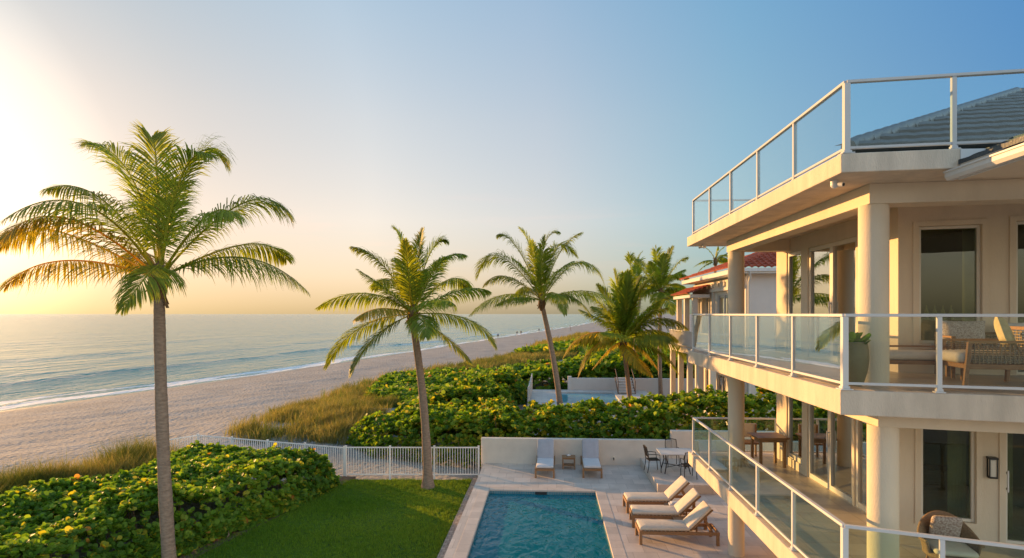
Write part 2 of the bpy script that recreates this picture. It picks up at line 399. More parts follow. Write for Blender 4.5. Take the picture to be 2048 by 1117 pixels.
m4 = N.new('ShaderNodeMath'); m4.operation = 'MULTIPLY_ADD'; m4.inputs[1].default_value = .35; L.new(n4.outputs[0], m4.inputs[0]); L.new(ad.outputs[0], m4.inputs[2])
bs = N.new('ShaderNodeMapRange'); bs.inputs['To Min'].default_value = .85; bs.inputs['To Max'].default_value = .05; L.new(a.outputs['Fac'], bs.inputs[0])
bp = N.new('ShaderNodeBump'); bp.inputs['Distance'].default_value = .26; L.new(bs.outputs[0], bp.inputs['Strength']); L.new(m4.outputs[0], bp.inputs['Height']); L.new(bp.outputs[0], b.inputs['Normal'])
tag(obj('sand', me, None, ms), kind='structure')

# sea: grid along the shoreline, swell crests and foam lines near the beach
Ys = np.array([-500, -300, -200, -120, -70, -40, -20, -5] + list(np.arange(5, 130, .9)) + grow(130, 14000, 1.0, 1.045))
Ds = np.array([-1.2, -.8, -.4] + list(np.arange(0, 62, .42)) + grow(62, 16000, .5, 1.09))
GY, GD = np.meshgrid(Ys, Ds, indexing='ij')
fade = np.clip(GD / 1.5, 0, 1)
rng = np.random.default_rng(5)
wob = lambda y, s: 1.7 * np.sin(y * .045 + s) + 1.0 * np.sin(y * .11 + 2.1 * s) + .4 * np.sin(y * .31 + s * 3)
Z = np.zeros_like(GY); foam = np.zeros_like(GY)
for k, (d0, amp, wd) in enumerate([(5.0, .14, 1.1), (12.5, .28, 1.7), (21, .30, 2.1), (31, .24, 2.6), (44, .20, 3.2), (60, .18, 4), (85, .18, 5), (120, .15, 6), (170, .15, 8)]):
    mod = np.clip(.55 + .6 * np.sin(GY * .027 + k * 2.4) + .35 * np.sin(GY * .083 + k), 0.05, 1.25)
    u = GD - d0 - wob(GY, k + .7)
    Z += amp * mod * np.exp(-np.where(u < 0, (u / (wd * .55)) ** 2, (u / (wd * 1.25)) ** 2))
    if k in (0, 1, 2):
        foam += (1.1, .7, .4)[k] * mod * np.exp(-((u + wd * .8) / (wd * .45)) ** 2)
edge = .9 + .8 * np.sin(GY * .13) + .5 * np.sin(GY * .37 + 1)
foam += np.exp(-((GD - edge) / 1.1) ** 2) * 1.0 + .6 * np.exp(-((GD - 5) / 4.5) ** 2) * (.5 + .5 * np.sin(GY * .21 + GD * .9))
foam = np.clip(foam, 0, 1)
Xs_ = shore_x(GY) - GD
Z = SEA + .02 + Z * fade + .05 * (GD < 0)
V = np.stack([Xs_, GY, Z], -1).reshape(-1, 3)
me = np_mesh('sea', V, quads=grid_quads(*GY.shape)[:, ::-1], cols=np.repeat(foam.reshape(-1, 1), 3, 1), smooth=True)
ms = bpy.data.materials.new('sea_water'); ms.use_nodes = True
t = ms.node_tree; N, L = t.nodes, t.links; b = N['Principled BSDF']
c = N.new('ShaderNodeTexCoord'); a = N.new('ShaderNodeAttribute'); a.attribute_name = 'Col'
mpf = N.new('ShaderNodeMapping'); mpf.inputs['Rotation'].default_value = (0, 0, R(14)); mpf.inputs['Scale'].default_value = (1.0, .45, 1)
nf = N.new('ShaderNodeTexNoise'); nf.inputs['Scale'].default_value = 1.6; nf.inputs['Detail'].default_value = 8; nf.inputs['Roughness'].default_value = .7
L.new(c.outputs['Object'], mpf.inputs[0]); L.new(mpf.outputs[0], nf.inputs[0])
sub = N.new('ShaderNodeMath'); sub.operation = 'ADD'; L.new(a.outputs['Fac'], sub.inputs[0]); L.new(nf.outputs[0], sub.inputs[1])
rf = N.new('ShaderNodeValToRGB'); rf.color_ramp.elements[0].position = .88; rf.color_ramp.elements[1].position = 1.0
s2 = N.new('ShaderNodeMath'); s2.operation = 'MULTIPLY'; s2.inputs[1].default_value = .78; L.new(sub.outputs[0], s2.inputs[0]); L.new(s2.outputs[0], rf.inputs[0])
mx = N.new('ShaderNodeMixRGB'); mx.inputs[1].default_value = (.03, .21, .205, 1); mx.inputs[2].default_value = (.75, .74, .72, 1)
L.new(rf.outputs[0], mx.inputs[0]); L.new(mx.outputs[0], b.inputs['Base Color'])
rr = N.new('ShaderNodeMapRange'); rr.inputs['To Min'].default_value = .12; rr.inputs['To Max'].default_value = .75; L.new(rf.outputs[0], rr.inputs[0]); L.new(rr.outputs[0], b.inputs['Roughness'])
b.inputs['IOR'].default_value = 1.33
mpw = N.new('ShaderNodeMapping'); mpw.inputs['Rotation'].default_value = (0, 0, R(14)); mpw.inputs['Scale'].default_value = (1.0, .34, 1); L.new(c.outputs['Object'], mpw.inputs[0])
hs = None
for sc_, am, de in ((.10, 1.7, 2), (.42, .8, 3), (1.5, .34, 4), (4.5, .10, 3)):
    n = N.new('ShaderNodeTexNoise'); n.inputs['Scale'].default_value = sc_; n.inputs['Detail'].default_value = de; L.new(mpw.outputs[0], n.inputs[0])
    q = N.new('ShaderNodeMath'); q.operation = 'MULTIPLY_ADD'; q.inputs[1].default_value = am; L.new(n.outputs[0], q.inputs[0])
    if hs is None: q.inputs[2].default_value = 0
    else: L.new(hs.outputs[0], q.inputs[2])
    hs = q
bp = N.new('ShaderNodeBump'); bp.inputs['Strength'].default_value = 1.0; bp.inputs['Distance'].default_value = 1.3; L.new(hs.outputs[0], bp.inputs['Height']); L.new(bp.outputs[0], b.inputs['Normal'])
tag(obj('sea', me, None, ms), kind='structure')

# ------------------------------------------------------------------ polygons in numpy
def in_poly(px, py, poly):
    inside = np.zeros(len(px), bool); n = len(poly)
    for i in range(n):
        x1, y1 = poly[i]; x2, y2 = poly[(i + 1) % n]
        cnd = ((y1 > py) != (y2 > py)) & (px < (x2 - x1) * (py - y1) / (y2 - y1 + 1e-12) + x1)
        inside ^= cnd
    return inside
def edge_dist(px, py, poly):
    d = np.full(len(px), 1e9); n = len(poly)
    for i in range(n):
        a = np.array(poly[i], float); b_ = np.array(poly[(i + 1) % n], float); ab = b_ - a
        tt = np.clip(((px - a[0]) * ab[0] + (py - a[1]) * ab[1]) / (ab @ ab + 1e-12), 0, 1)
        d = np.minimum(d, np.hypot(px - a[0] - tt * ab[0], py - a[1] - tt * ab[1]))
    return d
def snoise(x, y, s, seed):                       # cheap smooth noise, about -1..1
    g = np.random.default_rng(seed); o = np.zeros_like(x)
    for k in range(7):
        a = g.uniform(0, 2 * pi); f = s * g.uniform(.55, 1.9); p = g.uniform(0, 6.28)
        o += np.sin((x * cos(a) + y * sin(a)) * f + p + 1.2 * np.sin((x * sin(a) - y * cos(a)) * f * .7 + p * 2))
    return o / 4.0
def unit(v): return v / np.maximum(np.linalg.norm(v, axis=-1, keepdims=True), 1e-9)

def leaves(cen, nrm, up, size, col, cup=.18, aspect=1.0):
    """round folded leaves: 8 outline points and a midrib fold; cen is the stalk end"""
    n = len(cen); nrm = unit(nrm); up = unit(up - nrm * (up * nrm).sum(-1, keepdims=True)); sd_ = np.cross(up, nrm)
    out = [(0, 0), (.42, .18), (.52, .55), (.32, .9), (0, 1.0), (-.32, .9), (-.52, .55), (-.42, .18)]
    v = np.zeros((n, 8, 3))
    for k, (a, b_) in enumerate(out):
        lift = abs(a) * cup + .10 * (b_ - .5) ** 2
        v[:, k] = cen + (sd_ * a * aspect + up * b_ + nrm * lift) * size[:, None]
    base = np.arange(n)[:, None] * 8
    f = np.concatenate([base + np.array([0, 1, 2, 3, 4]), base + np.array([0, 4, 5, 6, 7])])
    return v.reshape(-1, 3), f, np.repeat(col, 8, 0)

GREEN = np.array([[.055, .12, .014], [.085, .17, .018], [.13, .22, .022], [.19, .27, .028], [.28, .32, .032], [.46, .36, .04], [.42, .18, .04]])
def hedge(name, label, poly, top, base=None, leaf=.10, n=3000, per=5, seed=1, edge=.7, lump=.18, yellow=.12, orange=.04, cat='hedge', parent_cat=True, stems=60, lumpf=1.6, gmul=1.0):
    """sea grape hedge: branch ends with rosettes of round leaves over a lumpy canopy, on woody stems"""
    g = np.random.default_rng(seed)
    P = np.array(poly); x0, y0 = P.min(0); x1, y1 = P.max(0)
    topf = top if callable(top) else (lambda x, y: np.full_like(x, top))
    def hz(x, y):
        d = np.where(in_poly(x, y, poly), edge_dist(x, y, poly), 0)
        k = np.clip(d / edge, 0, 1); prof = np.sqrt(np.clip(1 - (1 - k) ** 2, 0, 1))
        b0 = ground(x, y) if base is None else np.full_like(x, base)
        return b0, np.maximum((topf(x, y) - b0), .15) * (.10 + .90 * prof) * (1 + lump * snoise(x, y, lumpf, seed) * .6 + lump * .4 * snoise(x, y, lumpf * 3.1, seed + 1))
    X, Y, W_ = [], [], []
    need = n; tries = 0
    xs, ys, zs, ns = [], [], [], []
    while need > 0 and tries < 60:
        tries += 1
        x = g.uniform(x0, x1, 20000); y = g.uniform(y0, y1, 20000); k = in_poly(x, y, poly); x, y = x[k], y[k]
        if not len(x): break
        b0, h = hz(x, y); e_ = .06
        hx = (hz(x + e_, y)[1] - hz(x - e_, y)[1]) / (2 * e_); hy = (hz(x, y + e_)[1] - hz(x, y - e_)[1]) / (2 * e_)
        wgt = np.clip(np.sqrt(1 + hx ** 2 + hy ** 2), 1, 6) / 6
        k = g.uniform(0, 1, len(x)) < wgt
        x, y, b0, h, hx, hy = x[k], y[k], b0[k], h[k], np.clip(hx[k], -4, 4), np.clip(hy[k], -4, 4)
        nn = unit(np.stack([-hx, -hy, np.ones_like(hx)], -1))
        steep = 1 - nn[:, 2]
        # on the flanks spread the branch ends over the whole height
        z = b0 + h * np.where(steep > .35, g.uniform(.25, 1, len(h)) ** .7, 1) - g.exponential(.07, len(h))
        q = slice(0, need)
        xs.append(x[q]); ys.append(y[q]); zs.append(z[q]); ns.append(nn[q]); need -= len(x[q])
    x, y, z, nn = map(np.concatenate, (xs, ys, zs, ns))
    m = len(x)
    # some ends stick out as sprigs
    spr = g.uniform(0, 1, m) < .10
    z = z + np.where(spr, g.uniform(.05, .22, m) * min(1.0, leaf * 9), 0)
    tip = np.stack([x, y, z], -1)
    # rosette
    ax = unit(nn * .7 + np.array([0, 0, .75]) + g.normal(0, .25, (m, 3)))
    r1_ = unit(np.cross(ax, g.normal(0, 1, (m, 3)))); r2_ = np.cross(ax, r1_)
    C, Nn, U, Sz, Cl = [], [], [], [], []
    hue = np.clip(g.normal(1.6, .9, m) + .9 * snoise(x, y, .8, seed + 5), 0, 3.4)
    isy = g.uniform(0, 1, m) < yellow * (1 + .9 * snoise(x, y, .5, seed + 9)); iso = g.uniform(0, 1, m) < orange
    for k in range(per):
        a = 2 * pi * (k + g.uniform(-.25, .25, m)) / per
        tilt = g.uniform(.25, 1.05, m) if k else g.uniform(0, .4, m)
        rad = r1_ * np.cos(a)[:, None] + r2_ * np.sin(a)[:, None]
        up = rad * np.cos(tilt)[:, None] + ax * np.sin(tilt)[:, None]
        nr = ax * np.cos(tilt)[:, None] - rad * np.sin(tilt)[:, None] + g.normal(0, .18, (m, 3))
        s_ = leaf * 2 * (.35 + .9 * g.uniform(0, 1, m) ** .8)
        C.append(tip + rad * (leaf * .25) - ax * g.uniform(0, leaf * 1.3, m)[:, None]); Nn.append(nr); U.append(up); Sz.append(s_)
        h_ = np.clip(hue + g.normal(0, .5, m), 0, 3.99); i0 = h_.astype(int); fr = (h_ - i0)[:, None]
        col = GREEN[i0] * (1 - fr) + GREEN[np.minimum(i0 + 1, 4)] * fr
        yy = isy & (g.uniform(0, 1, m) < .7); col[yy] = GREEN[4] * .45 + GREEN[5] * .55
        oo = iso & (g.uniform(0, 1, m) < .6); col[oo] = GREEN[6]
        Cl.append(col * g.uniform(.8, 1.15, (m, 1)) * gmul)
    v, f, cl = leaves(np.concatenate(C), np.concatenate(Nn), np.concatenate(U), np.concatenate(Sz), np.concatenate(Cl))
    ctr = P.mean(0); gz = float(ground(ctr[0], ctr[1])) if base is None else base
    root = thing(name, label, cat, (ctr[0], ctr[1], gz))
    v = v - np.array([ctr[0], ctr[1], gz])
    obj('foliage', np_mesh('foliage', v, polys=f, cols=cl), root, M['leaf'])
    # woody stems reaching up into the leaves
    st = MB(); idx = g.choice(m, min(stems, m), replace=False)
    for i in idx:
        b0 = float(ground(x[i], y[i])) if base is None else base
        p0 = Vector((x[i] + g.normal(0, .15), y[i] + g.normal(0, .15), b0)); p2 = Vector((x[i], y[i], z[i])); pm = (p0 + p2) / 2 + Vector(g.normal(0, .1, 3))
        st.tube([p0, pm, p2], [.022, .016, .008], 5, caps=False)
    if stems: st.build('stems', M['bark'], root, world=True)['kind'] = 'stuff'
    return root

def grass_field(name, label, poly, n, length, cols, seed, width=.012, lean=.55, zf=ground, tuft=7, spread=.10, wind=(.5, -.3), mask=None, kind='stuff', feather=0.0):
    g = np.random.default_rng(seed); P = np.array(poly); x0, y0 = P.min(0); x1, y1 = P.max(0)
    X, Y = np.zeros(0), np.zeros(0)
    nt_ = n // tuft
    for _ in range(60):
        x = g.uniform(x0, x1, nt_ * 3); y = g.uniform(y0, y1, nt_ * 3); k = in_poly(x, y, poly)
        if feather > 0: k &= edge_dist(x, y, poly) > feather * g.uniform(0, 1, len(x)) ** 1.5 * (1 + .6 * snoise(x, y, 1.1, seed + 7))
        if mask is not None: k &= mask(x, y, g)
        X = np.concatenate([X, x[k]]); Y = np.concatenate([Y, y[k]])
        if len(X) >= nt_: break
    X, Y = X[:nt_], Y[:nt_]
    tl = np.clip(g.normal(1, .28, len(X)) * (1 + .45 * snoise(X, Y, 1.5, seed + 3)), .25, 1.9)
    hue = g.uniform(0, 1, len(X)) * .45 + .28 * (1 + 1.4 * snoise(X, Y, .8, seed + 4))
    X, Y, tl, hue = (np.repeat(q, tuft) for q in (X, Y, tl, hue))
    m = len(X)
    X = X + g.normal(0, spread, m); Y = Y + g.normal(0, spread, m); Zb = zf(X, Y)
    L_ = length * tl * g.uniform(.6, 1.1, m); a = g.uniform(0, 2 * pi, m); ln = lean * g.uniform(.2, 1.1, m)
    dx = np.cos(a) * ln + wind[0] * lean * .5; dy = np.sin(a) * ln + wind[1] * lean * .5
    b0 = np.stack([X, Y, Zb - .01], -1)
    mid = b0 + np.stack([dx * .35 * L_, dy * .35 * L_, .58 * L_], -1); tip = b0 + np.stack([dx * L_, dy * L_, L_ * np.sqrt(np.clip(1 - .5 * ln ** 2, .3, 1))], -1)
    # blades turn a flat side roughly any way
    aa = g.uniform(0, pi, m); s_ = np.stack([np.cos(aa), np.sin(aa), 0 * aa], -1) * width
    v = np.stack([b0 - s_ * .5, b0 + s_ * .5, mid - s_ * .4, mid + s_ * .4, tip], 1).reshape(-1, 3)
    i = np.arange(m)[:, None] * 5
    cols = np.array(cols); h_ = np.clip(hue + g.normal(0, .12, m), 0, .999) * (len(cols) - 1); i0 = h_.astype(int); fr = (h_ - i0)[:, None]
    cl = (cols[i0] * (1 - fr) + cols[i0 + 1] * fr) * g.uniform(.75, 1.2, (m, 1))
    me = np_mesh(name, v, quads=i + np.array([0, 1, 3, 2]), tris=i + np.array([2, 3, 4]), cols=np.repeat(cl, 5, 0))
    return tag(obj(name, me, None, M['blade']), label, cat='grass', kind=kind)

# ------------------------------------------------------------------ palms
def make_palm(label, base, crown, zc, fronds, rbase, rtop, seed, L=3.7, nl=100, leaflet=.92, hue=0.0, px_c=None, brown=0.0, bow=0.15, lw=.042, wild=4):
    """fronds: (mid px, tip px[, away]) read off the photo at the palm's own distance; away > 0 leans from the viewer"""
    g = np.random.default_rng(seed); rr_ = random.Random(seed)
    base = Vector(base); crown = Vector(crown)
    root = thing('palm_tree', label, 'palm tree', base, group='coconut palms along the beach')
    # trunk
    tr = MB(); n = 64; path, rad = [], []
    H = (crown - base).length
    for i in range(n + 1):
        u = i / n
        p = base.lerp(crown, u) + (crown - base).cross(Vector((0, 1, 0))).normalized() * (bow * sin(pi * u))
        path.append(p - base)
        fl = .55 * math.exp(-u * H / .35)
        rad.append((rbase * (1 - u) + rtop * u) * (1 + fl) * (1 + .045 * (i % 2)) * (1 + .03 * sin(u * 23 + seed)))
    tr.tube(path, rad, 14); tr.build('trunk', M['bark'], root)
    # leaf bases and fibre under the crown
    cb = MB(); k0 = crown - base
    cb.lathe([(rtop * .95, -.32), (rtop * 1.35, -.15), (rtop * 1.7, .05), (rtop * 1.55, .25), (rtop * .9, .5), (.01, .62)], k0, 14)
    for k in range(26):
        a = k * 2.4; hh = -.28 + .028 * k
        d = Vector((cos(a), sin(a), .0)); p0 = k0 + d * rtop * 1.1 + Vector((0, 0, hh))
        cb.bar(p0, p0 + d * rr_.uniform(.07, .16) + Vector((0, 0, rr_.uniform(.1, .22) * (1 if k % 3 else -1))), rr_.uniform(.05, .10), .022, up=d)
    cb.build('leaf_bases', M['fibre'], root)
    fr_mid = []
    for q in fronds:
        mid, tip = q[0], q[1]; away = q[2] if len(q) > 2 else rr_.uniform(-.5, .5)
        pm = at_depth(*mid, zc) - base; pt = at_depth(*tip, zc) - base; pt.z -= .05 * max(0, pt.z - k0.z)
        proj = (pt - k0).length
        dep = sqrt(max(.05, L * L - proj * proj)) * away
        vdir = Vector((-SY, CY, 0))
        fr_mid.append((k0 + Vector((0, 0, .2)), pm + vdir * dep * .55, pt + vdir * dep, q[3] if len(q) > 3 else None))
    for k in range(wild):                          # fronds on the far and near side that fill the crown
        a = rr_.uniform(.15, .85) * pi * (1 if k % 2 else 1); el = rr_.uniform(.1, 1.1)
        vd = Vector((cos(a), sin(a), 0)); Lk = L * rr_.uniform(.8, .95)
        p1 = k0 + (vd * cos(el) + Vector((0, 0, sin(el)))) * Lk * .55 + Vector((0, 0, .2)); p2 = k0 + vd * cos(el) * Lk + Vector((0, 0, sin(el) * Lk * .75 - .15 * Lk))
        fr_mid.append((k0 + Vector((0, 0, .2)), p1, p2, None))
    for fi, (a0, a1, a2, cidx) in enumerate(fr_mid):
        ctl = a1 * 2 - (a0 + a2) * .5                # bezier control so that the curve passes the mid point
        def B(u): return a0 * ((1 - u) ** 2) + ctl * (2 * u * (1 - u)) + a2 * (u * u)
        ns = 26; P = np.array([B(i / ns) for i in range(ns + 1)]); ln = np.linalg.norm(np.diff(P, axis=0), axis=1).sum()
        tw = rr_.uniform(-.35, .35)
        fcol = np.array([.155, .225, .026]) if rr_.random() > brown else np.array([.26, .17, .055])
        if cidx == 'brown': fcol = np.array([.20, .115, .045])
        if cidx == 'gold': fcol = np.array([.32, .27, .035])
        fcol = fcol * (1 + hue) * rr_.uniform(.82, 1.2) + np.array([.06, .03, 0]) * rr_.random()
        # rachis
        rv, rf_, rc = [], [], []
        for i in range(ns + 1):
            u = i / ns; r = .030 * (1 - u) ** .8 + .005
            if u < .08: r *= 1 + (0.08 - u) * 9
            T_ = unit(P[min(i + 1, ns)] - P[max(i - 1, 0)]); s_ = np.cross(T_, [0, 0, 1.]); s_ = unit(s_ if np.linalg.norm(s_) > .05 else np.array([1., 0, 0])); nn = np.cross(s_, T_)
            for k in range(5):
                t_ = 2 * pi * k / 5; rv.append(P[i] + (s_ * cos(t_) * 1.2 + nn * sin(t_) * .8) * r); rc.append(fcol * np.array([1.7, 1.35, 1.2]))
        for i in range(ns):
            for k in range(5): rf_.append((i * 5 + k, i * 5 + (k + 1) % 5, (i + 1) * 5 + (k + 1) % 5, (i + 1) * 5 + k))
        # leaflets
        LV, LC = [], []
        u = np.linspace(.13, .995, nl)
        for side in (-1, 1):
            uu = np.clip(u + g.normal(0, .004, nl), .1, .998)
            pos = np.array([B(q) for q in uu]); T_ = unit(np.array([B(min(q + .01, 1)) for q in uu]) - np.array([B(q - .01) for q in uu]))
            s_ = np.cross(T_, np.array([0, 0, 1.])); bad = np.linalg.norm(s_, axis=1) < .15
            s_[bad] = np.array([.9, .4, 0]); s_ = unit(s_); nn = np.cross(s_, T_)
            cs, sn = cos(tw), sin(tw); s2_ = s_ * cs + nn * sn; n2_ = nn * cs - s_ * sn
            ll = leaflet * np.interp(uu, [.1, .2, .45, .75, 1], [.45, .8, 1.0, .76, .20]) * g.uniform(.85, 1.1, nl) * ln / 3.7
            fw = np.interp(uu, [.1, .5, 1], [.45, .75, 1.9]) + .9 * np.clip(np.abs(T_[:, 2]) - .55, 0, 1)
            d0 = unit(s2_ * side + T_ * fw[:, None] + n2_ * (.04 + .3 * np.abs(T_[:, 2:3])) + g.normal(0, .07, (nl, 3)))
            drop = g.uniform(.25, .75, nl) + .35 * (1 - np.abs(T_[:, 2]))
            g1 = pos + d0 * (ll * .45)[:, None] + np.array([0, 0, -1.]) * (ll * .20 * drop * (1 - .6 * np.abs(T_[:, 2])))[:, None]
            d1 = unit(d0 + np.array([0, 0, -1.]) * (drop * 1.25 * (1 - .5 * np.abs(T_[:, 2])))[:, None]); g2 = g1 + d1 * (ll * .33)[:, None]
            d2 = unit(d1 + np.array([0, 0, -1.]) * (drop * 1.1)[:, None]); g3 = g2 + d2 * (ll * .28)[:, None]
            wv = unit(np.cross(d0, n2_)) * (lw * .5)
            for q, wq in ((pos, .35), (g1, 1.0), (g2, .75), (g3, .08)):
                LV.append(q - wv * wq); LV.append(q + wv * wq)
            cc = fcol * g.uniform(.75, 1.25, (nl, 1)) + np.array([.05, .012, 0]) * np.clip(uu - .55, 0, 1)[:, None]
            for q in range(8): LC.append(cc * (1.0 if q < 6 else 1.15))
        A = np.stack(LV[:8], 1).reshape(-1, 3), np.stack(LV[8:], 1).reshape(-1, 3); Cc = np.stack(LC[:8], 1).reshape(-1, 3), np.stack(LC[8:], 1).reshape(-1, 3)
        lv = np.concatenate(A); lc = np.concatenate(Cc); o = len(rv); i = np.arange(nl * 2)[:, None] * 8 + o
        lf = np.concatenate([i + np.array([0, 1, 3, 2]), i + np.array([2, 3, 5, 4]), i + np.array([4, 5, 7, 6])])
        fv = np.concatenate([np.array(rv), lv]) - np.array(k0); fo = obj('frond', np_mesh('frond', fv, quads=np.concatenate([np.array(rf_), lf]), cols=np.concatenate([np.array(rc), lc])), root, M['frond'])
        fo.location = k0
    return root

# ------------------------------------------------------------------ the pool terrace
PX0, PX1, PY1, PY0 = -1.98, 1.62, 20.4, 9.0          # pool
DX0 = -2.55; WALLY = 24.0                            # left deck edge, garden wall
LAWN = -.5
cp = .34
q = MB()                                              # deck slab pieces round the pool
q.box(PX1 + cp, 13, 2, WALLY, -.62, 0); q.box(DX0, PX0 - cp, 2, PY1 + cp, -.62, 0); q.box(DX0, PX1 + cp, PY1 + cp, WALLY, -.62, 0); q.box(PX0 - cp, PX1 + cp, 2, PY0 - cp, -.62, 0)
tag(q.build('pool_deck', M['deck']), kind='structure')
q = MB()
q.box(PX0 - cp, PX0, PY0 - cp, PY1 + cp, -.30, .006); q.box(PX1, PX1 + cp, PY0 - cp, PY1 + cp, -.30, .006); q.box(PX0, PX1, PY1, PY1 + cp, -.30, .006); q.box(PX0, PX1, PY0 - cp, PY0, -.30, .006)
q.build('coping', M['coping'], None, bevel=.012)
tag(bpy.data.objects['coping'], kind='structure')
bpy.data.objects['coping'].name = 'pool_coping'
# basin
m = bpy.data.materials.new('pool_tile'); m.use_nodes = True
t = m.node_tree; N, L = t.nodes, t.links; b = N['Principled BSDF']; b.inputs['Roughness'].default_value = .3
c = N.new('ShaderNodeTexCoord'); n = N.new('ShaderNodeTexNoise'); n.inputs['Scale'].default_value = 1.3; n.inputs['Detail'].default_value = 3
r = N.new('ShaderNodeValToRGB'); r.color_ramp.elements[0].color = (.02, .36, .50, 1); r.color_ramp.elements[1].color = (.05, .50, .60, 1)
L.new(c.outputs['Object'], n.inputs[0]); L.new(n.outputs[0], r.inputs[0]); L.new(r.outputs[0], b.inputs['Base Color'])
M['pooltile'] = m
q = MB()
q.box(PX0 - .2, PX1 + .2, PY0 - .2, PY1 + .2, -1.9, -1.65)
q.box(PX0 - .2, PX0 + .02, PY0 - .2, PY1 + .2, -1.65, -.302); q.box(PX1 - .02, PX1 + .2, PY0 - .2, PY1 + .2, -1.65, -.302)
q.box(PX0 + .02, PX1 - .02, PY1 - .02, PY1 + .2, -1.65, -.302); q.box(PX0 + .02, PX1 - .02, PY0 - .2, PY0 + .02, -1.65, -.302)
tag(q.build('pool_basin', M['pooltile']), kind='structure')
M['band'] = tile_mat('waterline_tile', (.10, .25, .30), .08, (.3, .33, .33), rough=.25, width=.006)
q = MB(); q.box(PX0 + .009, PX1 - .009, PY1 - .008, PY1 - .001, -.29, -.045); q.box(PX1 - .008, PX1 - .001, PY0 + .01, PY1 - .009, -.29, -.045); q.box(PX0 + .001, PX0 + .008, PY0 + .01, PY1 - .009, -.29, -.045)
tag(q.build('waterline_tiles', M['band']), kind='structure')
# water: a rippled sheet
nx, ny = 70, 210
gx, gy = np.meshgrid(np.linspace(PX0 - .01, PX1 + .01, nx), np.linspace(PY0 - .01, PY1 + .01, ny), indexing='ij')
gz = -.13 + .006 * snoise(gx, gy, 3.2, 3) + .004 * snoise(gx, gy, 7.5, 8)
m = bpy.data.materials.new('pool_water'); m.use_nodes = True
t = m.node_tree; N, L = t.nodes, t.links; N.remove(N['Principled BSDF'])
fr = N.new('ShaderNodeFresnel'); fr.inputs[0].default_value = 1.24
tr = N.new('ShaderNodeBsdfTransparent'); tr.inputs[0].default_value = (.30, .85, .92, 1)
gl = N.new('ShaderNodeBsdfGlossy'); gl.inputs['Roughness'].default_value = .02
ms = N.new('ShaderNodeMixShader')
c = N.new('ShaderNodeTexCoord'); mp_ = N.new('ShaderNodeMapping'); mp_.inputs['Rotation'].default_value = (0, 0, .7); mp_.inputs['Scale'].default_value = (1.5, .8, 1)
n1 = N.new('ShaderNodeTexNoise'); n1.inputs['Scale'].default_value = 2.4; n1.inputs['Detail'].default_value = 2.2; n1.inputs['Distortion'].default_value = .7
bp = N.new('ShaderNodeBump'); bp.inputs['Strength'].default_value = .8; bp.inputs['Distance'].default_value = .065
L.new(c.outputs['Object'], mp_.inputs[0]); L.new(mp_.outputs[0], n1.inputs[0]); L.new(n1.outputs[0], bp.inputs['Height'])
L.new(bp.outputs[0], gl.inputs['Normal']); L.new(bp.outputs[0], fr.inputs['Normal'])
df = N.new('ShaderNodeBsdfDiffuse'); df.inputs[0].default_value = (.0005, .205, .26, 1); mb_ = N.new('ShaderNodeMixShader'); mb_.inputs[0].default_value = .72
L.new(tr.outputs[0], mb_.inputs[1]); L.new(df.outputs[0], mb_.inputs[2])
L.new(fr.outputs[0], ms.inputs[0]); L.new(mb_.outputs[0], ms.inputs[1]); L.new(gl.outputs[0], ms.inputs[2]); L.new(ms.outputs[0], N['Material Output'].inputs[0])
M['poolwater'] = m
tag(obj('pool_water', np_mesh('pool_water', np.stack([gx, gy, gz], -1).reshape(-1, 3), quads=grid_quads(nx, ny)[:, ::-1], smooth=True), None, m), kind='structure')
sk = MB(); sk.box(-.42, -.02, PY1 - .035, PY1 - .009, -.20, -.045)
tag(sk.build('pool_skimmer', M['black'], bevel=.006), 'dark rectangular skimmer mouth in the far wall of the pool', 'skimmer')

# lawn, edging strip, soil along the hedge
q = MB(); q.box(-2.93, DX0 - .003, 2, WALLY - .1, -.7, LAWN + .03); tag(q.build('paver_strip', M['brick']), kind='structure')
LAWNP = [(-2.935, 2), (-2.935, 23.35), (-7.9, 23.1), (-9.7, 15.4), (-11, 9), (-12.5, 2)]
q = MB(); q.prism(LAWNP, -.75, LAWN)
M['turf'] = mat('turf', (.10, .16, .018), .95, 0, 1.2, .6, 60, col2=(.07, .115, .014), spec=.1)
tag(q.build('lawn', M['turf']), kind='structure')
q = MB(); q.prism([(-7.6, 23.4), (-7.75, 22.6), (-9.35, 15.4), (-10.6, 10), (-12, 10), (-11.2, 16), (-9, 23.5)], -.7, LAWN + .035); tag(q.build('soil_bed', M['soil']), kind='structure')
def lawn_noise(x, y, g): return y > 12.5
def lawn_z(x, y): return np.full_like(x, LAWN)
grass_field('lawn_grass', 'short mown green grass of the pool lawn', [(-2.95, 12.5), (-2.95, 23.3), (-7.9, 23.05), (-9.45, 15.9), (-10.3, 12.5)], 120000, .09,
            [[.11, .21, .018], [.155, .26, .024], [.22, .31, .034]], 11, width=.011, lean=.8, zf=lawn_z, tuft=5, spread=.03, wind=(0, 0))

# garden wall behind the loungers, with its higher step on the right
gw = thing('garden_wall', 'low cream rendered wall behind the pool deck, stepping up on the right', 'wall', (-2.6, WALLY, -.6))
sxw = on_z(1298, 884, 1.0)[0]
q = MB(); q.box(DX0 - .12, 4.86, WALLY, WALLY + .25, -.65, 1.0); q.build('wall', M['whitewall'], gw, bevel=.02, world=True)
q = MB(); q.box(4.865, 13, WALLY - .01, WALLY + .26, -.65, 1.38); q.build('wall_step', M['whitewall'], gw, bevel=.02, world=True)
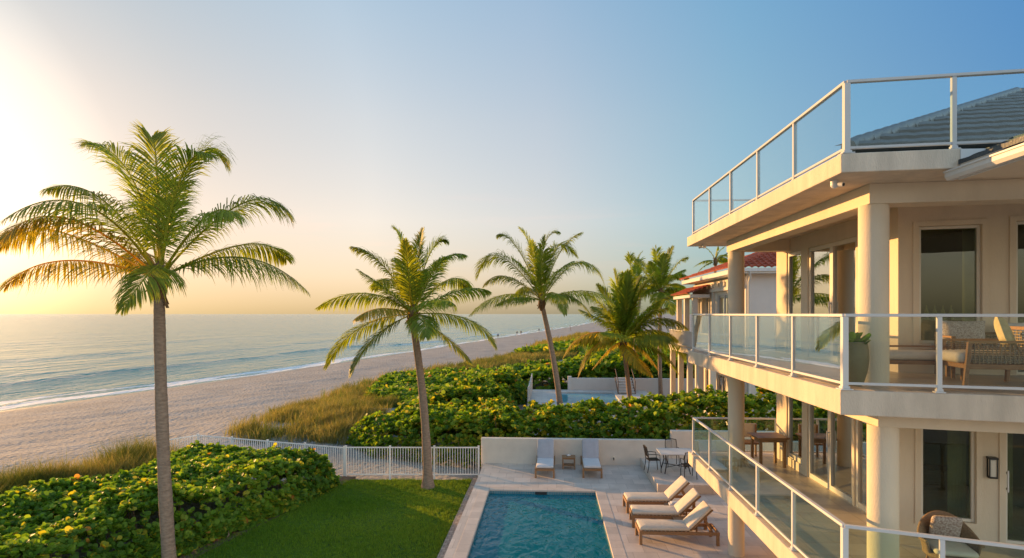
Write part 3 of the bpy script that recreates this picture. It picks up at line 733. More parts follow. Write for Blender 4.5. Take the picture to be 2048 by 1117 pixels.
# fittings on the wall and deck
f = thing('wall_tap', 'small round metal fitting on the low garden wall right of the loungers', 'wall fitting', (*at_depth(1226, 914, 24)[0:2], .2))
f.location = (at_depth(1226, 914, 24)[0], WALLY, at_depth(1226, 914, 24)[2])
q = MB(); q.tube([(0, 0, 0), (0, -.03, 0)], [.075, .075], 14); q.build('plate', M['alu'], f)
q = MB(); q.tube([(0, -.03, 0), (0, -.10, 0), (0, -.13, -.06)], [.025, .025, .02], 8); q.build('spout', M['iron'], f)
p = on_z(990, 924); f = thing('deck_light', 'tiny dark deck light standing at the foot of the garden wall', 'deck light', (p[0], p[1], 0))
q = MB(); q.lathe([(.06, 0), (.06, .04), (.02, .05), (.02, .10), (.07, .11), (.05, .16), (.01, .17)], n=12); q.build('lamp_head', M['black'], f)

# raised dining terrace
q = MB(); q.box(3.67, 13, 20.3, WALLY - .012, .0, .30)
tag(q.build('dining_terrace', M['deck'], bevel=.015), kind='structure')

# ------------------------------------------------------------------ picket fence along the beach
def fence(label, pts, z0, h, group=None, name='picket_fence', bot=None):
    pts = [Vector((*p_, 0)) for p_ in pts]
    root = thing(name, label, 'fence', (pts[0].x, pts[0].y, z0))
    rails, pk = MB(), MB(); npost = 0
    for a, b_ in zip(pts, pts[1:]):
        d = b_ - a; l = d.length; d.normalize()
        for z in (h - .025, .10): rails.bar(a + Vector((0, 0, z0 + z)), b_ + Vector((0, 0, z0 + z)), .032, .045)
        k = max(1, round(l / .105))
        for i in range(1, k):
            p_ = a + d * (l * i / k); pk.box(p_.x - .011, p_.x + .011, p_.y - .011, p_.y + .011, z0 + .122, z0 + h - .048)
        np_ = max(1, round(l / 1.75))
        for i in range(np_ + (1 if b_ is pts[-1] else 0)):
            p_ = a + d * (l * i / np_); e_ = MB(); e_.box(p_.x - .033, p_.x + .033, p_.y - .033, p_.y + .033, z0 - .15, z0 + h + .03)
            e_.box(p_.x - .04, p_.x + .04, p_.y - .04, p_.y + .04, z0 + h + .031, z0 + h + .045); e_.build('post', M['fencewhite'], root, world=True)
    rails.build('rails', M['fencewhite'], root, world=True); pk.build('pickets', M['fencewhite'], root, world=True)
    return root
FZ = LAWN - .02
fence('white metal picket fence closing the far end of the lawn beside the garden wall', [(DX0 - .2, 23.85), (-8.05, 23.55)], FZ, 1.2)
fence('white metal picket fence running behind the sea grape hedge towards the beach', [(-8.12, 23.57), (-15.4, 25.6), (-16.3, 24.4)], FZ - .1, 1.28)

# ------------------------------------------------------------------ the villa
XE = 3.9; XS = 3.83; XW = 5.95; YC = 10.57; YFAR = 16.0; YRF = 16.32; YSF = 16.62; XCOL = 4.68
YN = 8.14
def dirv(cam_deg): b_ = R(YAW - cam_deg); return Vector((cos(b_), sin(b_), 0))
D_UP, D_MID, D_LOW, D_WALL = dirv(10), dirv(17), dirv(23), dirv(17)
villa = thing('villa', 'cream stucco beach villa with curved balconies, glass railings and slate roof', 'house', (XCOL, 8.6, 0))
villa['label'] = 'large cream villa on the right with three tiers of glass railed balconies'
def slab(name, z0, z1, D, near, m, far=YSF, xright=None):
    A = Vector((XS, near, 0)); B = A + D * 8.5
    q = MB(); q.prism([(A.x, A.y), (B.x, B.y), (B.x, far), (A.x, far)], z0, z1); return q.build(name, m, villa, bevel=.012, world=True)
slab('balcony_slab', 1.93, 2.25, D_LOW, 8.08, M['fascia'])
slab('balcony_slab', 4.675, 5.0, D_MID, 8.10, M['fascia'])
A = Vector((XS - .03, 8.02, 0)); B = A + D_UP * 9
q = MB(); B = A + D_UP * 1.42
q.prism([(A.x, A.y), (B.x, B.y), (B.x, 7.95), (12.5, 7.95), (12.5, YSF), (A.x, YSF)], 7.83, 8.08); q.build('roof_slab', M['fascia'], villa, bevel=.012, world=True)
# tiled walking surfaces, 4 mm over the slabs and set in from their rims
for z, D, nr in ((2.25, D_LOW, 8.08), (5.0, D_MID, 8.10)):
    A = Vector((XS + .17, nr + .17, 0)); B = A + D * 8.2
    q = MB(); q.prism([(A.x, A.y), (B.x, B.y), (B.x, YSF - .17), (A.x, YSF - .17)], z - .02, z + .004); q.build('balcony_floor', M['floor'], villa, world=True)
def railing(z, h, D, near, pm, glass, frontn, step, thick=.035, postw=.055, fend=True):
    """posts, glass panels and rails round one balcony"""
    C0 = Vector((XE, near, z))
    ys = [C0.y + (YRF - C0.y) * i / 5 for i in range(6)]
    P_ = [Vector((XE, y, z)) for y in reversed(ys)]            # far .. near corner
    F_ = [C0 + D * (step * i) for i in range(1, frontn + 1)]
    E_ = [Vector((XE + 1.02, YRF, z)), Vector((XW + .1, YRF, z))] if fend else []
    ru = Vector((0, 0, 1))
    main = MB()
    def run(a, b_):
        main.bar(a + ru * (h - .02), b_ + ru * (h - .02), .062, .04); main.bar(a + ru * .085, b_ + ru * .085, .036, .036)
    run(P_[0], P_[-1]); run(P_[-1], F_[-1])
    if fend: run(P_[0], E_[-1])
    rl = main.build('railing', pm, villa, bevel=.006, world=True)
    for i, a in enumerate(P_ + F_ + E_):
        w_ = postw * (1.35 if i == 5 else 1)
        q = MB(); dd = Vector((0, 1, 0)) if i <= 5 else D
        q.bar(a + ru * .003, a + ru * (h - .041), w_, w_, up=dd); q.bar(a + ru * .002, a + ru * .018, w_ * 2.1, w_ * 2.1, up=dd)
        q.bar(a + ru * .0185, a + ru * .05, w_ * 1.35, w_ * 1.35, up=dd); q.build('post', pm, rl, bevel=.004, world=True)
    pairs = list(zip(P_, P_[1:])) + list(zip([P_[-1]] + F_, F_)) + (list(zip([P_[0]] + E_, E_)) if fend else [])
    for a, b_ in pairs:
        d = (b_ - a).normalized(); q = MB()
        q.bar(a + d * (postw * .72) + ru * (h / 2 + .03), b_ - d * (postw * .62) + ru * (h / 2 + .03), .010, h - .16); q.build('glass_panel', glass[0] if abs(d.x) < .2 else glass[1], rl, world=True)
    return rl
railing(2.25, .98, D_LOW, YN, M['white'], (M['lowglass'], M['lowglass']), 5, 1.07)
railing(5.0, 1.0, D_MID, YN, M['white'], (M['glass'], M['frontglass']), 6, 1.07)
railing(8.08, .97, D_UP, YN - .05, M['silver'], (M['topglass'], M['topglass']), 3, 1.26)

# columns and beams
for x, y, z0, z1, nm in ((XCOL, 8.92, 5.004, 7.55, 1), (4.70, 15.28, 5.004, 7.55, 1), (XCOL, 8.68, 2.254, 4.45, 1), (4.70, 15.28, 2.254, 4.45, 1), (4.70, 15.28, .0, 1.93, 1), (XCOL, 8.68, 0, 1.93, 1)):
    q = MB(); q.lathe([(.195, z0), (.195, z1)], (x, y, 0), 40); q.build('column', M['stucco'], villa, world=True)
for zb, zt, D in ((7.55, 7.83, D_UP), (4.45, 4.675, D_MID)):
    c0 = Vector((XCOL - .16, 8.72 if zb > 5 else 8.50, 0)); c1 = c0 + D * 7.5
    nrm = Vector((-D.y, D.x, 0)) * .34
    q = MB(); q.prism([(XCOL - .16, c0.y), (c1.x, c1.y), (c1.x + nrm.x, c1.y + nrm.y), (XCOL + .16, c0.y + .38), (XCOL + .16, 15.46), (XCOL - .16, 15.46)], zb, zt)
    q.box(XCOL + .163, XW, 15.12, 15.44, zb, zt)
    q.build('beam', M['stucco'], villa, bevel=.008, world=True)

# long sea-side wall, openings (y0, y1, z0, z1)
def yx(a, b_): return tuple(sorted((y_on_x(a, XW), y_on_x(b_, XW))))
def wall_long(z0, z1, ops, m):
    q = MB(); y = YC
    for y0, y1, zb, zt in sorted(ops):
        if y0 > y: q.box(XW, XW + .22, y, y0, z0, z1)
        if zb > z0: q.box(XW, XW + .22, y0, y1, z0, zb)
        if zt < z1: q.box(XW, XW + .22, y0, y1, zt, z1)
        y = y1
    q.box(XW, XW + .22, y, YFAR, z0, z1)
    q.box(XW + .22, 12.6, YFAR - .22, YFAR, z0, z1)
    return q.build('wall', m, villa, world=True)
def win_long(y0, y1, zb, zt, kind='window', sashes=1, handle=False):
    fr_ = MB(); x0, x1 = XW + .03, XW + .13; fw = .085
    fr_.box(x0, x1, y0 + .002, y0 + fw, zb + .002, zt - .002); fr_.box(x0, x1, y1 - fw, y1 - .002, zb + .002, zt - .002)
    fr_.box(x0, x1, y0 + fw, y1 - fw, zb + .002, zb + fw * 1.3); fr_.box(x0, x1, y0 + fw, y1 - fw, zt - fw, zt - .002)
    w_ = (y1 - y0 - 2 * fw) / sashes
    for i in range(1, sashes):
        yy = y0 + fw + w_ * i; fr_.box(x0, x1, yy - .075, yy + .075, zb + fw * 1.3, zt - fw)
    r_ = fr_.build(kind, M['alu'], villa, bevel=.006, world=True)
    for i in range(sashes):
        a = y0 + fw + w_ * i; pn = MB(); pn.box(x0 + .045, x0 + .053, a + (.075 if i else 0), a + w_ - (.075 if i < sashes - 1 else 0), zb + fw * 1.3, zt - fw)
        pn.build('pane', M['pane'], r_, world=True)
    if handle:
        h_ = MB(); yy = y0 + fw + w_; h_.box(x0 - .05, x0 - .03, yy - .015, yy + .015, zb + .9, zb + 1.25); h_.box(x0 - .03, x0, yy - .01, yy + .01, zb + .92, zb + .95); h_.box(x0 - .03, x0, yy - .01, yy + .01, zb + 1.2, zb + 1.23)
        h_.build('handle', M['white'], r_, world=True)
# upper living floor
a1 = yx(1573, 1602); a2 = yx(1615, 1712); a3 = (max(YC + .42, yx(1716, 1770)[0]), yx(1716, 1770)[1])
ops = [(a1[0], a1[1], 5.006, 7.5), (a2[0], a2[1], 5.006, 7.5), (a3[0], a3[1], 5.006, 7.5)]
wall_long(5.0, 7.83, ops, M['stucco'])
win_long(*ops[0]); win_long(*ops[1], kind='sliding_door', sashes=2, handle=True); win_long(*ops[2])
# lower floor
b1 = yx(1573, 1604); b2 = yx(1614, 1704); b3 = yx(1708, 1746); b4 = (max(YC + .42, yx(1751, 1780)[0]), yx(1751, 1780)[1])
ops = [(b1[0], b1[1], 2.45, 4.5), (b2[0], b2[1], 2.256, 4.5), (b3[0], b3[1], 2.256, 4.5)]
wall_long(2.25, 4.675, ops, M['stucco'])
win_long(*ops[0]); win_long(*ops[1], kind='sliding_door', sashes=2, handle=True); win_long(*ops[2])
wall_long(0.0, 1.93, [(11.4, 14.6, .006, 1.75)], M['stucco']); win_long(11.4, 14.6, .006, 1.75, 'sliding_door', 3)

# front wall (turned a little towards the viewer), u along it from the corner, v into the house
P0 = Vector((XW, YC, 0)); NW = Vector((-D_WALL.y, D_WALL.x, 0))
def FB(q, u0, u1, v0, v1, z0, z1):
    pts = [P0 + D_WALL * u + NW * v for u, v in ((u0, v0), (u1, v0), (u1, v1), (u0, v1))]
    return q.prism([(p_.x, p_.y) for p_ in pts], z0, z1)
def wall_front(z0, z1, ops, m):
    q = MB(); u = .0
    for u0, u1, zb, zt in sorted(ops):
        if u0 > u: FB(q, u, u0, 0, .22, z0, z1)
        if zb > z0: FB(q, u0, u1, 0, .22, z0, zb)
        if zt < z1: FB(q, u0, u1, 0, .22, zt, z1)
        u = u1
    FB(q, u, 7.0, 0, .22, z0, z1)
    return q.build('wall', m, villa, world=True)
def win_front(u0, u1, zb, zt, kind='window', trim=True, sash=1, handle=False):
    fr_ = MB(); fw = .05
    FB(fr_, u0 + .002, u0 + fw, .04, .13, zb + .002, zt - .002); FB(fr_, u1 - fw, u1 - .002, .04, .13, zb + .002, zt - .002)
    FB(fr_, u0 + fw, u1 - fw, .04, .13, zb + .002, zb + fw); FB(fr_, u0 + fw, u1 - fw, .04, .13, zt - fw, zt - .002)
    if sash > 1: FB(fr_, (u0 + u1) / 2 - .05, (u0 + u1) / 2 + .05, .04, .13, zb + fw, zt - fw)
    r_ = fr_.build(kind, M['alu'], villa, bevel=.006, world=True)
    pn = MB(); FB(pn, u0 + fw, u1 - fw, .085, .093, zb + fw, zt - fw); pn.build('pane', M['clearpane'], r_, world=True)
    if trim:
        tq = MB(); tw = .085
        FB(tq, u0 - tw, u0, -.025, -.003, zb - tw, zt + tw); FB(tq, u1, u1 + tw, -.025, -.003, zb - tw, zt + tw)
        FB(tq, u0, u1, -.025, -.003, zb - tw, zb); FB(tq, u0, u1, -.025, -.003, zt, zt + tw); tq.build('trim', M['stucco'], r_, world=True)
    if handle:
        hq = MB(); FB(hq, u0 + .02, u0 + .04, -.035, -.015, zb + .85, zb + 1.2); FB(hq, u0 + .02, u0 + .04, -.015, .04, zb + .88, zb + .91); FB(hq, u0 + .02, u0 + .04, -.015, .04, zb + 1.14, zb + 1.17); hq.build('handle', M['white'], r_, world=True)
    return r_
wall_front(5.0, 7.83, [(.30, 1.20, 5.5, 7.47), (1.66, 3.6, 5.006, 7.5)], M['stucco'])
win_front(.30, 1.20, 5.5, 7.47); win_front(1.66, 3.6, 5.006, 7.5, 'sliding_door', sash=2)
wall_front(2.25, 4.675, [(.33, 1.12, 2.55, 4.25), (1.52, 3.4, 2.256, 4.25)], M['stucco'])
win_front(.33, 1.12, 2.55, 4.25); win_front(1.52, 3.4, 2.256, 4.25, 'sliding_door', sash=2, handle=True)
wall_front(0, 1.93, [], M['stucco'])
# right end and inner partition so that the rooms are closed
q = MB(); q.box(12.6, 12.8, 8.0, YFAR, 0, 1.93); q.box(12.6, 12.8, 8.4, YFAR, 2.25, 4.675); q.box(12.6, 12.8, 8.4, YFAR, 5.0, 7.83); q.build('wall', M['stucco'], villa, world=True)
q = MB(); q.box(9.1, 9.2, 10.2, YFAR - .23, 2.26, 4.67); q.box(9.1, 9.2, 10.2, YFAR - .23, 5.01, 7.82); q.build('inner_wall', M['room'], villa, world=True)
# curtains just inside the glass
def curtain(u0, u1, z0, z1, label, v=.45):
    nz, nu = 2, 60; vs, fs = [], []
    for i in range(nu + 1):
        u = u0 + (u1 - u0) * i / nu; vv = v + .035 * sin(i * 1.25)
        for z in (z0, z1): p_ = P0 + D_WALL * u + NW * vv; vs.append((p_.x, p_.y, z))
    for i in range(nu): fs.append((2 * i, 2 * i + 2, 2 * i + 3, 2 * i + 1))
    q = MB(); q.add(vs, fs, True); o = q.build('curtain', M['curtain'])
    s_ = o.modifiers.new('solid', 'SOLIDIFY'); s_.thickness = .006
    tag(o, label, 'curtain')
curtain(.88, 1.14, 2.30, 4.4, 'pleated pale green curtain inside the lower front window')
curtain(1.55, 1.80, 2.30, 4.4, 'pleated curtain behind the lower glass door at the right edge')
curtain(.26, .42, 5.05, 7.6, 'pleated curtain at the left side of the upper front window')
curtain(1.10, 1.26, 5.05, 7.6, 'narrow pleated curtain at the right side of the upper front window')

# slate roof: hipped main roof with stepped courses, and the near wing's eave with its gutter
pit = tan(R(22.8)); A = Vector((4.9, 0, 8.62)); A.y = y_on_x(1697, 4.9)
eu = D_UP; up_in = Vector((-D_UP.y, D_UP.x, 0))
hipd = (eu + Vector((0, 1, 0))).normalized()
q = MB(); NC = 12; cw = .72                      # courses
ca, sa = 1 / sqrt(1 + pit * pit), pit / sqrt(1 + pit * pit)
h_eu, h_up = hipd.dot(eu), hipd.dot(up_in)
vs, fs = [], []
NU = 90
for k in range(NC):
    v0, v1 = k * cw * ca, (k + 1) * cw * ca + .03
    for vi, (v, lift) in enumerate(((v0 + .05, .175), (v1, .012))):
        for i in range(NU + 1):
            ust = h_eu / h_up * (k * cw * ca); u = ust + (11 - ust) * i / NU
            wv = .016 * abs(sin(u * pi / .32))
            p_ = A + eu * u + up_in * v + Vector((0, 0, v * pit + lift + wv * (1 if vi == 0 else .6))); vs.append(p_)
    o = len(vs) - 2 * (NU + 1)
    for i in range(NU): fs.append((o + i, o + i + 1, o + NU + 1 + i + 1, o + NU + 1 + i))
    # the rounded nose of the course and the dark undercut beneath it
    o2 = len(vs)
    for dv, dz in ((-.05, -.06), (.13, -.175)):
        for i in range(NU + 1): p_ = vs[o + i]; vs.append(p_ + Vector((0, 0, dz)) + up_in * dv)
    for i in range(NU):
        fs.append((o2 + i, o2 + i + 1, o + i + 1, o + i)); fs.append((o2 + NU + 1 + i, o2 + NU + 2 + i, o2 + i + 1, o2 + i))
q.add(vs, fs)
roof = q.build('roof', M['roofgrey'], villa, world=True)
hp = MB(); d3 = (hipd + Vector((0, 0, h_up * pit))).normalized()
RE = NC * cw * ca / h_up; nh = int(RE / .40 / sqrt(1 / (1 + (h_up * pit) ** 2)))
for i in range(nh):
    a = A + d3 * (.40 * i) + Vector((0, 0, .10)); b_ = A + d3 * (.40 * i + .46) + Vector((0, 0, .15))
    hp.tube([b_, a], [.10, .12], 10, caps=True)
for i in range(22): hp.tube([A + hipd * RE + eu * (.42 * i + .46) + Vector((0, 0, RE * h_up * pit + .10)), A + hipd * RE + eu * (.42 * i) + Vector((0, 0, RE * h_up * pit + .07))], [.105, .125], 10, caps=True)
hp.build('hip_caps', M['roofgrey'], roof, world=True)
q = MB(); RP = A + hipd * RE + Vector((0, 0, RE * h_up * pit)); RQ = RP + eu * 9     # ridge, sea-side slope, and the walls that close the roof behind and below
FE = Vector((A.x, RP.y, A.z)); DN = Vector((0, 0, A.z - .54))
q.add([A, FE, RP], [(0, 2, 1)])
q.add([FE, Vector((FE.x, FE.y, 8.085)), Vector((RP.x, RP.y, 8.085)), RP, RQ, Vector((RQ.x, RQ.y, 8.085))], [(0, 1, 2, 3), (3, 2, 5, 4)])
q.add([A + Vector((.12, .12, -.54)), A + eu * 10.8 + up_in * .12 + Vector((0, 0, -.54)), A + eu * 10.8 + up_in * .12, A + Vector((.12, .12, 0))], [(0, 1, 2, 3)])
q.add([A + Vector((.12, .12, -.54)), A + Vector((.12, .12, 0)), Vector((A.x + .12, RP.y, A.z)), Vector((A.x + .12, RP.y, A.z - .54))], [(0, 1, 2, 3)])
q.build('roof_side', M['roofgrey'], roof, world=True)
# wing eave
WX, WY = 5.12, 7.94; WZ = 7.86
q = MB(); vs, fs = [], []
for k in range(16):
    x0 = WX + .02 + k * .33; x1 = x0 + .36
    for i in range(61):
        y = 2.5 + (WY - 2.5 - .1) * i / 60; wv = .014 * abs(sin(y * pi / .32))
        vs.append((x0, y, WZ + (x0 - WX) * pit + .05 + wv)); vs.append((x1, y, WZ + (x1 - WX) * pit + .01 + wv * .5)); vs.append((x0, y, WZ + (x0 - WX) * pit))
    o = k * 183
    for i in range(60):
        j = o + i * 3; fs += [(j, j + 1, j + 4, j + 3), (j, j + 3, j + 5, j + 2)]
q.add(vs, fs); wr = q.build('roof', M['roofgrey'], villa, world=True)
q = MB(); q.box(WX + .05, 11, 2.5, WY - .12, 7.70, 7.78); q.build('soffit', M['ceiling'], villa, world=True)
q = MB(); q.box(WX + .02, WX + .05, 2.5, WY - .1, 7.68, 7.85); q.build('eave_board', M['white'], villa, world=True)
g_ = MB(); prof = [(0, .0), (-.07, .0), (-.10, .04), (-.10, .095), (-.118, .095), (-.118, .115), (-.085, .115), (-.085, .05), (0, .05)]
vs = [(WX + .018 + x, y, 7.69 + z) for y in (2.5, WY) for x, z in prof]; n = len(prof)
g_.add(vs, [(i, i + n, (i + 1) % n + n, (i + 1) % n) for i in range(n)] + [tuple(range(n)), tuple(range(2 * n - 1, n - 1, -1))])
g_.build('gutter', M['white'], villa, world=True)
q = MB(); q.box(WX + .055, WX + .42, WY - .095, WY + .0, 7.80, 8.07); q.build('eave_return', M['white'], villa, bevel=.006, world=True)

# lantern and cameras
lp = P0 + D_WALL * 1.32 + Vector((0, 0, 3.34))
wl = thing('wall_lantern', 'black rectangular wall lantern beside the lower glass door', 'wall lamp', lp, atan2(D_WALL.y, D_WALL.x))
q = MB(); q.box(-.055, .055, -.02, -.003, 0, .32); q.box(-.065, .065, -.12, -.003, .30, .33); q.box(-.06, .06, -.115, -.02, -.012, .012)
for sx_ in (-1, 1): q.box(sx_ * .052 - .008, sx_ * .052 + .008, -.112, -.096, .012, .30)
q.build('frame', M['black'], wl, bevel=.003)
q = MB(); q.box(-.042, .042, -.10, -.022, .013, .29); q.build('shade', M['wallpale'], wl, bevel=.01)
def secam(label, loc, rz):
    t_ = thing('security_camera', label, 'camera', loc, rz)
    q = MB(); q.lathe([(.055, -.03), (.055, 0)], n=16); q.build('mount', M['white'], t_)
    q = MB(); q.lathe([(.012, -.105), (.042, -.09), (.055, -.06), (.05, -.03)], n=16); q.tube([(.06, 0, -.06), (.13, 0, -.075)], [.032, .03], 12); q.build('body', M['white'], t_)
    q = MB(); q.tube([(.131, 0, -.0755), (.137, 0, -.077)], [.022, .022], 12); q.build('lens', M['black'], t_)
p_ = at_depth(1669, 364, 8.25); secam('white security camera under the near corner of the roof slab', (p_.x, p_.y, 7.828), R(-60))
secam('white security camera under the far end of the roof slab', (4.12, y_on_x(1408, 4.12), 7.828), R(150))

# ------------------------------------------------------------------ loungers, tables, chairs
def lounger(label, loc, rz, ang, cloth, back_cloth, wood, group, seat_len=1.32):
    """foot at the local -Y end, head at +Y"""
    r_ = thing('sun_lounger', label, 'sun lounger', loc, rz, group)
    W_, Ln = .66, 2.06; zr = .26
    f = MB()
    for s_ in (-1, 1): f.box(s_ * W_ / 2 - .022, s_ * W_ / 2 + .022, .0, Ln, zr, zr + .085)
    f.box(-W_ / 2 + .022, W_ / 2 - .022, .0, .04, zr, zr + .085); f.box(-W_ / 2 + .022, W_ / 2 - .022, Ln - .04, Ln, zr, zr + .085)
    for i in range(12): f.box(-W_ / 2 + .022, W_ / 2 - .022, .08 + i * .105, .08 + i * .105 + .07, zr + .06, zr + .082)
    f.build('frame', wood, r_, bevel=.005)
    for s_ in (-1, 1):
        for y in (.0, Ln - .085):
            q = MB(); q.box(s_ * (W_ / 2 + .0) - .034, s_ * (W_ / 2) + .034, y - .002, y + .075, 0, zr + .0845 + .003); q.build('leg', wood, r_, bevel=.004)
    q = MB(); q.cushion(-W_ / 2 + .015, W_ / 2 - .015, .02, seat_len, zr + .087, zr + .185, .035); q.build('seat_cushion', cloth, r_)
    bl = .80; y0, z0 = seat_len + .01, zr + .09
    Mx = Matrix.Translation((0, y0, z0)) @ Matrix.Rotation(ang, 4, 'X')
    q = MB(); q.cushion(-W_ / 2 + .015, W_ / 2 - .015, .0, bl, .03, .125, .035); q.xf(Mx); q.build('back_cushion', back_cloth, r_)
    q = MB(); q.box(-W_ / 2 + .025, -W_ / 2 + .07, 0, bl, -.01, .028); q.box(W_ / 2 - .07, W_ / 2 - .025, 0, bl, -.01, .028)
    for i in range(6): q.box(-W_ / 2 + .071, W_ / 2 - .071, .04 + i * .13, .04 + i * .13 + .08, .0, .02)
    q.xf(Mx); q.build('backrest_frame', wood, r_, bevel=.003)
    q = MB()
    for s_ in (-1, 1):
        top = Mx @ Vector((s_ * .24, bl * .62, 0)); q.bar(top, (s_ * .24, min(top.y + .22, Ln - .06), zr + .05), .03, .045)
    q.bar((-.27, min((Mx @ Vector((0, bl * .62, 0))).y + .22, Ln - .06), zr + .05), (.27, min((Mx @ Vector((0, bl * .62, 0))).y + .22, Ln - .06), zr + .05), .04, .035)
    q.build('support', wood, r_)
    return r_
grp_b = 'loungers against the garden wall'
for (px_, lb) in ((1089.5, 'grey cushioned sun lounger left of the small wooden table, against the garden wall'), (1185, 'grey cushioned sun lounger right of the small wooden table, against the garden wall')):
    x, y = on_z(px_, 957); lounger(lb, (x, y, 0), R(-1), R(66), M['lightcloth'], M['greycloth'], M['wood'], grp_b, seat_len=1.28)
grp_t = 'cream loungers beside the pool'
for y, x, lb in ((15.78 + .33, 2.38, 'cream sun lounger nearest the viewer in the row beside the pool'), (17.03 + .33, 2.38, 'middle cream sun lounger of the row beside the pool'), (18.24 + .33, 2.36, 'cream sun lounger farthest from the viewer in the poolside row, by the dining terrace step')):
    lounger(lb, (x, y, 0), R(-90 + (2.2 if y > 18 else -1.3 if y > 17 else .6)), R(44), M['cream'], M['cream'], M['wood'], grp_t)
def side_table(label, loc, w_, d_, h_, wood, group=None, rz=0):
    r_ = thing('side_table', label, 'side table', loc, rz, group)
    q = MB(); q.box(-w_ / 2, w_ / 2, -d_ / 2, d_ / 2, h_ - .03, h_); q.box(-w_ / 2 + .03, w_ / 2 - .03, -d_ / 2 + .03, d_ / 2 - .03, h_ - .08, h_ - .031); q.build('table_top', wood, r_, bevel=.006)
    for sx_ in (-1, 1):
        for sy_ in (-1, 1):
            q = MB(); cx, cy = sx_ * (w_ / 2 - .035), sy_ * (d_ / 2 - .035); q.box(cx - .022, cx + .022, cy - .022, cy + .022, 0, h_ - .031); q.build('leg', wood, r_, bevel=.003)
    q = MB(); q.box(-w_ / 2 + .058, w_ / 2 - .058, -d_ / 2 + .03, d_ / 2 - .03, .12, .14); q.build('shelf', wood, r_)
    return r_
x, y = on_z(1137.5, 938); side_table('small wooden table standing between the two grey loungers', (x, y + .1, 0), .52, .44, .46, M['wood'])
d = thing('glass_dish', 'small pale dish on the wooden table between the grey loungers', 'dish', (x, y + .1, .46))
q = MB(); q.lathe([(.03, 0), (.07, .02), (.085, .05), (.075, .05), (.05, .02)], n=16); q.build('bowl', M['marble'], d)
side_table('low wooden table between the nearest and middle poolside loungers', (3.78, 16.78, 0), .62, .40, .34, M['wood'], 'tables between the poolside loungers')
side_table('low wooden table between the middle and farthest poolside loungers', (3.78, 18.0, 0), .62, .40, .34, M['wood'], 'tables between the poolside loungers')
d = thing('folded_towel', 'rumpled pale towel on the low table between the two farther poolside loungers', 'towel', (3.78, 18.0, .34))
q = MB(); q.cushion(-.2, .18, -.13, .13, 0, .05, .02); q.cushion(-.14, .2, -.1, .12, .051, .09, .02); q.build('cloth', M['lightcloth'], d)

def iron_chair(label, loc, rz):
    r_ = thing('iron_chair', label, 'chair', loc, rz, 'wrought iron chairs round the dining table')
    q = MB(); q.box(-.21, .21, -.21, .21, .435, .45)
    for i in range(7): q.box(-.20 + i * .06, -.17 + i * .06, -.2, .2, .451, .458)
    q.build('seat', M['iron'], r_)
    for s_ in (-1, 1):
        q = MB(); q.tube([(s_ * .20, .20, .44), (s_ * .21, .23, .2), (s_ * .20, .24, 0)], .014, 8); q.build('leg', M['iron'], r_)
        q = MB(); q.tube([(s_ * .20, -.20, .44), (s_ * .21, -.22, .2), (s_ * .21, -.26, 0)], .014, 8); q.build('leg', M['iron'], r_)
    q = MB(); q.tube([(-.20, -.2, .44), (-.215, -.24, .7), (-.20, -.30, .93)], .014, 8); q.tube([(.20, -.2, .44), (.215, -.24, .7), (.20, -.30, .93)], .014, 8)
    q.tube([(-.20, -.30, .92), (0, -.31, .96), (.20, -.30, .92)], .014, 8); q.tube([(-.21, -.225, .56), (.21, -.225, .56)], .010, 8)
    for i in range(9): x = -.17 + i * .0425; q.tube([(x, -.225, .56), (x, -.27, .76), (x, -.303, .94)], .0065, 6)
    q.build('backrest', M['iron'], r_)
    for s_ in (-1, 1):
        q = MB(); q.tube([(s_ * .215, -.235, .66), (s_ * .24, 0, .67), (s_ * .235, .18, .64), (s_ * .21, .2, .45)], .013, 8); q.build('armrest', M['iron'], r_)
tx, ty = 4.62, 22.0
tb = thing('dining_table', 'pale stone topped outdoor dining table on the raised terrace', 'table', (tx, ty, .30))
q = MB(); q.prism([(-.62, -.5), (.62, -.5), (.62, .5), (-.62, .5)], .70, .735); q.build('table_top', M['marble'], tb, bevel=.012)
for sx_ in (-1, 1):
    for sy_ in (-1, 1):
        q = MB(); q.tube([(sx_ * .42, sy_ * .32, .70), (sx_ * .36, sy_ * .27, .4), (sx_ * .45, sy_ * .36, 0)], .02, 8); q.build('leg', M['iron'], tb)
q = MB(); q.tube([(-.40, -.30, .22), (.40, .30, .22)], .014, 8); q.tube([(-.40, .30, .23), (.40, -.30, .23)], .014, 8); q.build('stretcher', M['iron'], tb)
iron_chair('black wrought iron chair seen from the side at the left end of the dining table', (tx - .82, ty - .05, .30), R(-90 + 8))
iron_chair('black wrought iron chair with its back to the viewer in front of the dining table', (tx + .28, ty - .80, .30), R(4))
iron_chair('black wrought iron chair behind the dining table, against the wall', (tx + .05, ty + .82, .30), R(180))

# wooden table and chair at the far end of the lower balcony
fz = 2.254
wt = thing('wooden_table', 'square wooden table at the far end of the lower balcony', 'table', (5.45, 15.2, fz), R(4))
q = MB(); q.box(-.38, .38, -.34, .34, .70, .74); q.box(-.33, .33, -.29, .29, .62, .699); q.build('table_top', M['wood'], wt, bevel=.006)
for sx_ in (-1, 1):
    for sy_ in (-1, 1): q = MB(); q.box(sx_ * .29 - .03, sx_ * .29 + .03, sy_ * .25 - .03, sy_ * .25 + .03, 0, .619); q.build('leg', M['wood'], wt, bevel=.004)
wc = thing('wooden_chair', 'wooden chair with a pale backrest behind the balcony table', 'chair', (5.24, 15.9, fz), R(180))
q = MB(); q.box(-.24, .24, -.23, .23, .40, .44); q.build('seat', M['wood'], wc, bevel=.005)
q = MB(); q.box(-.25, .25, -.27, -.235, .5, .86); q.build('backrest', M['cream'], wc, bevel=.01)
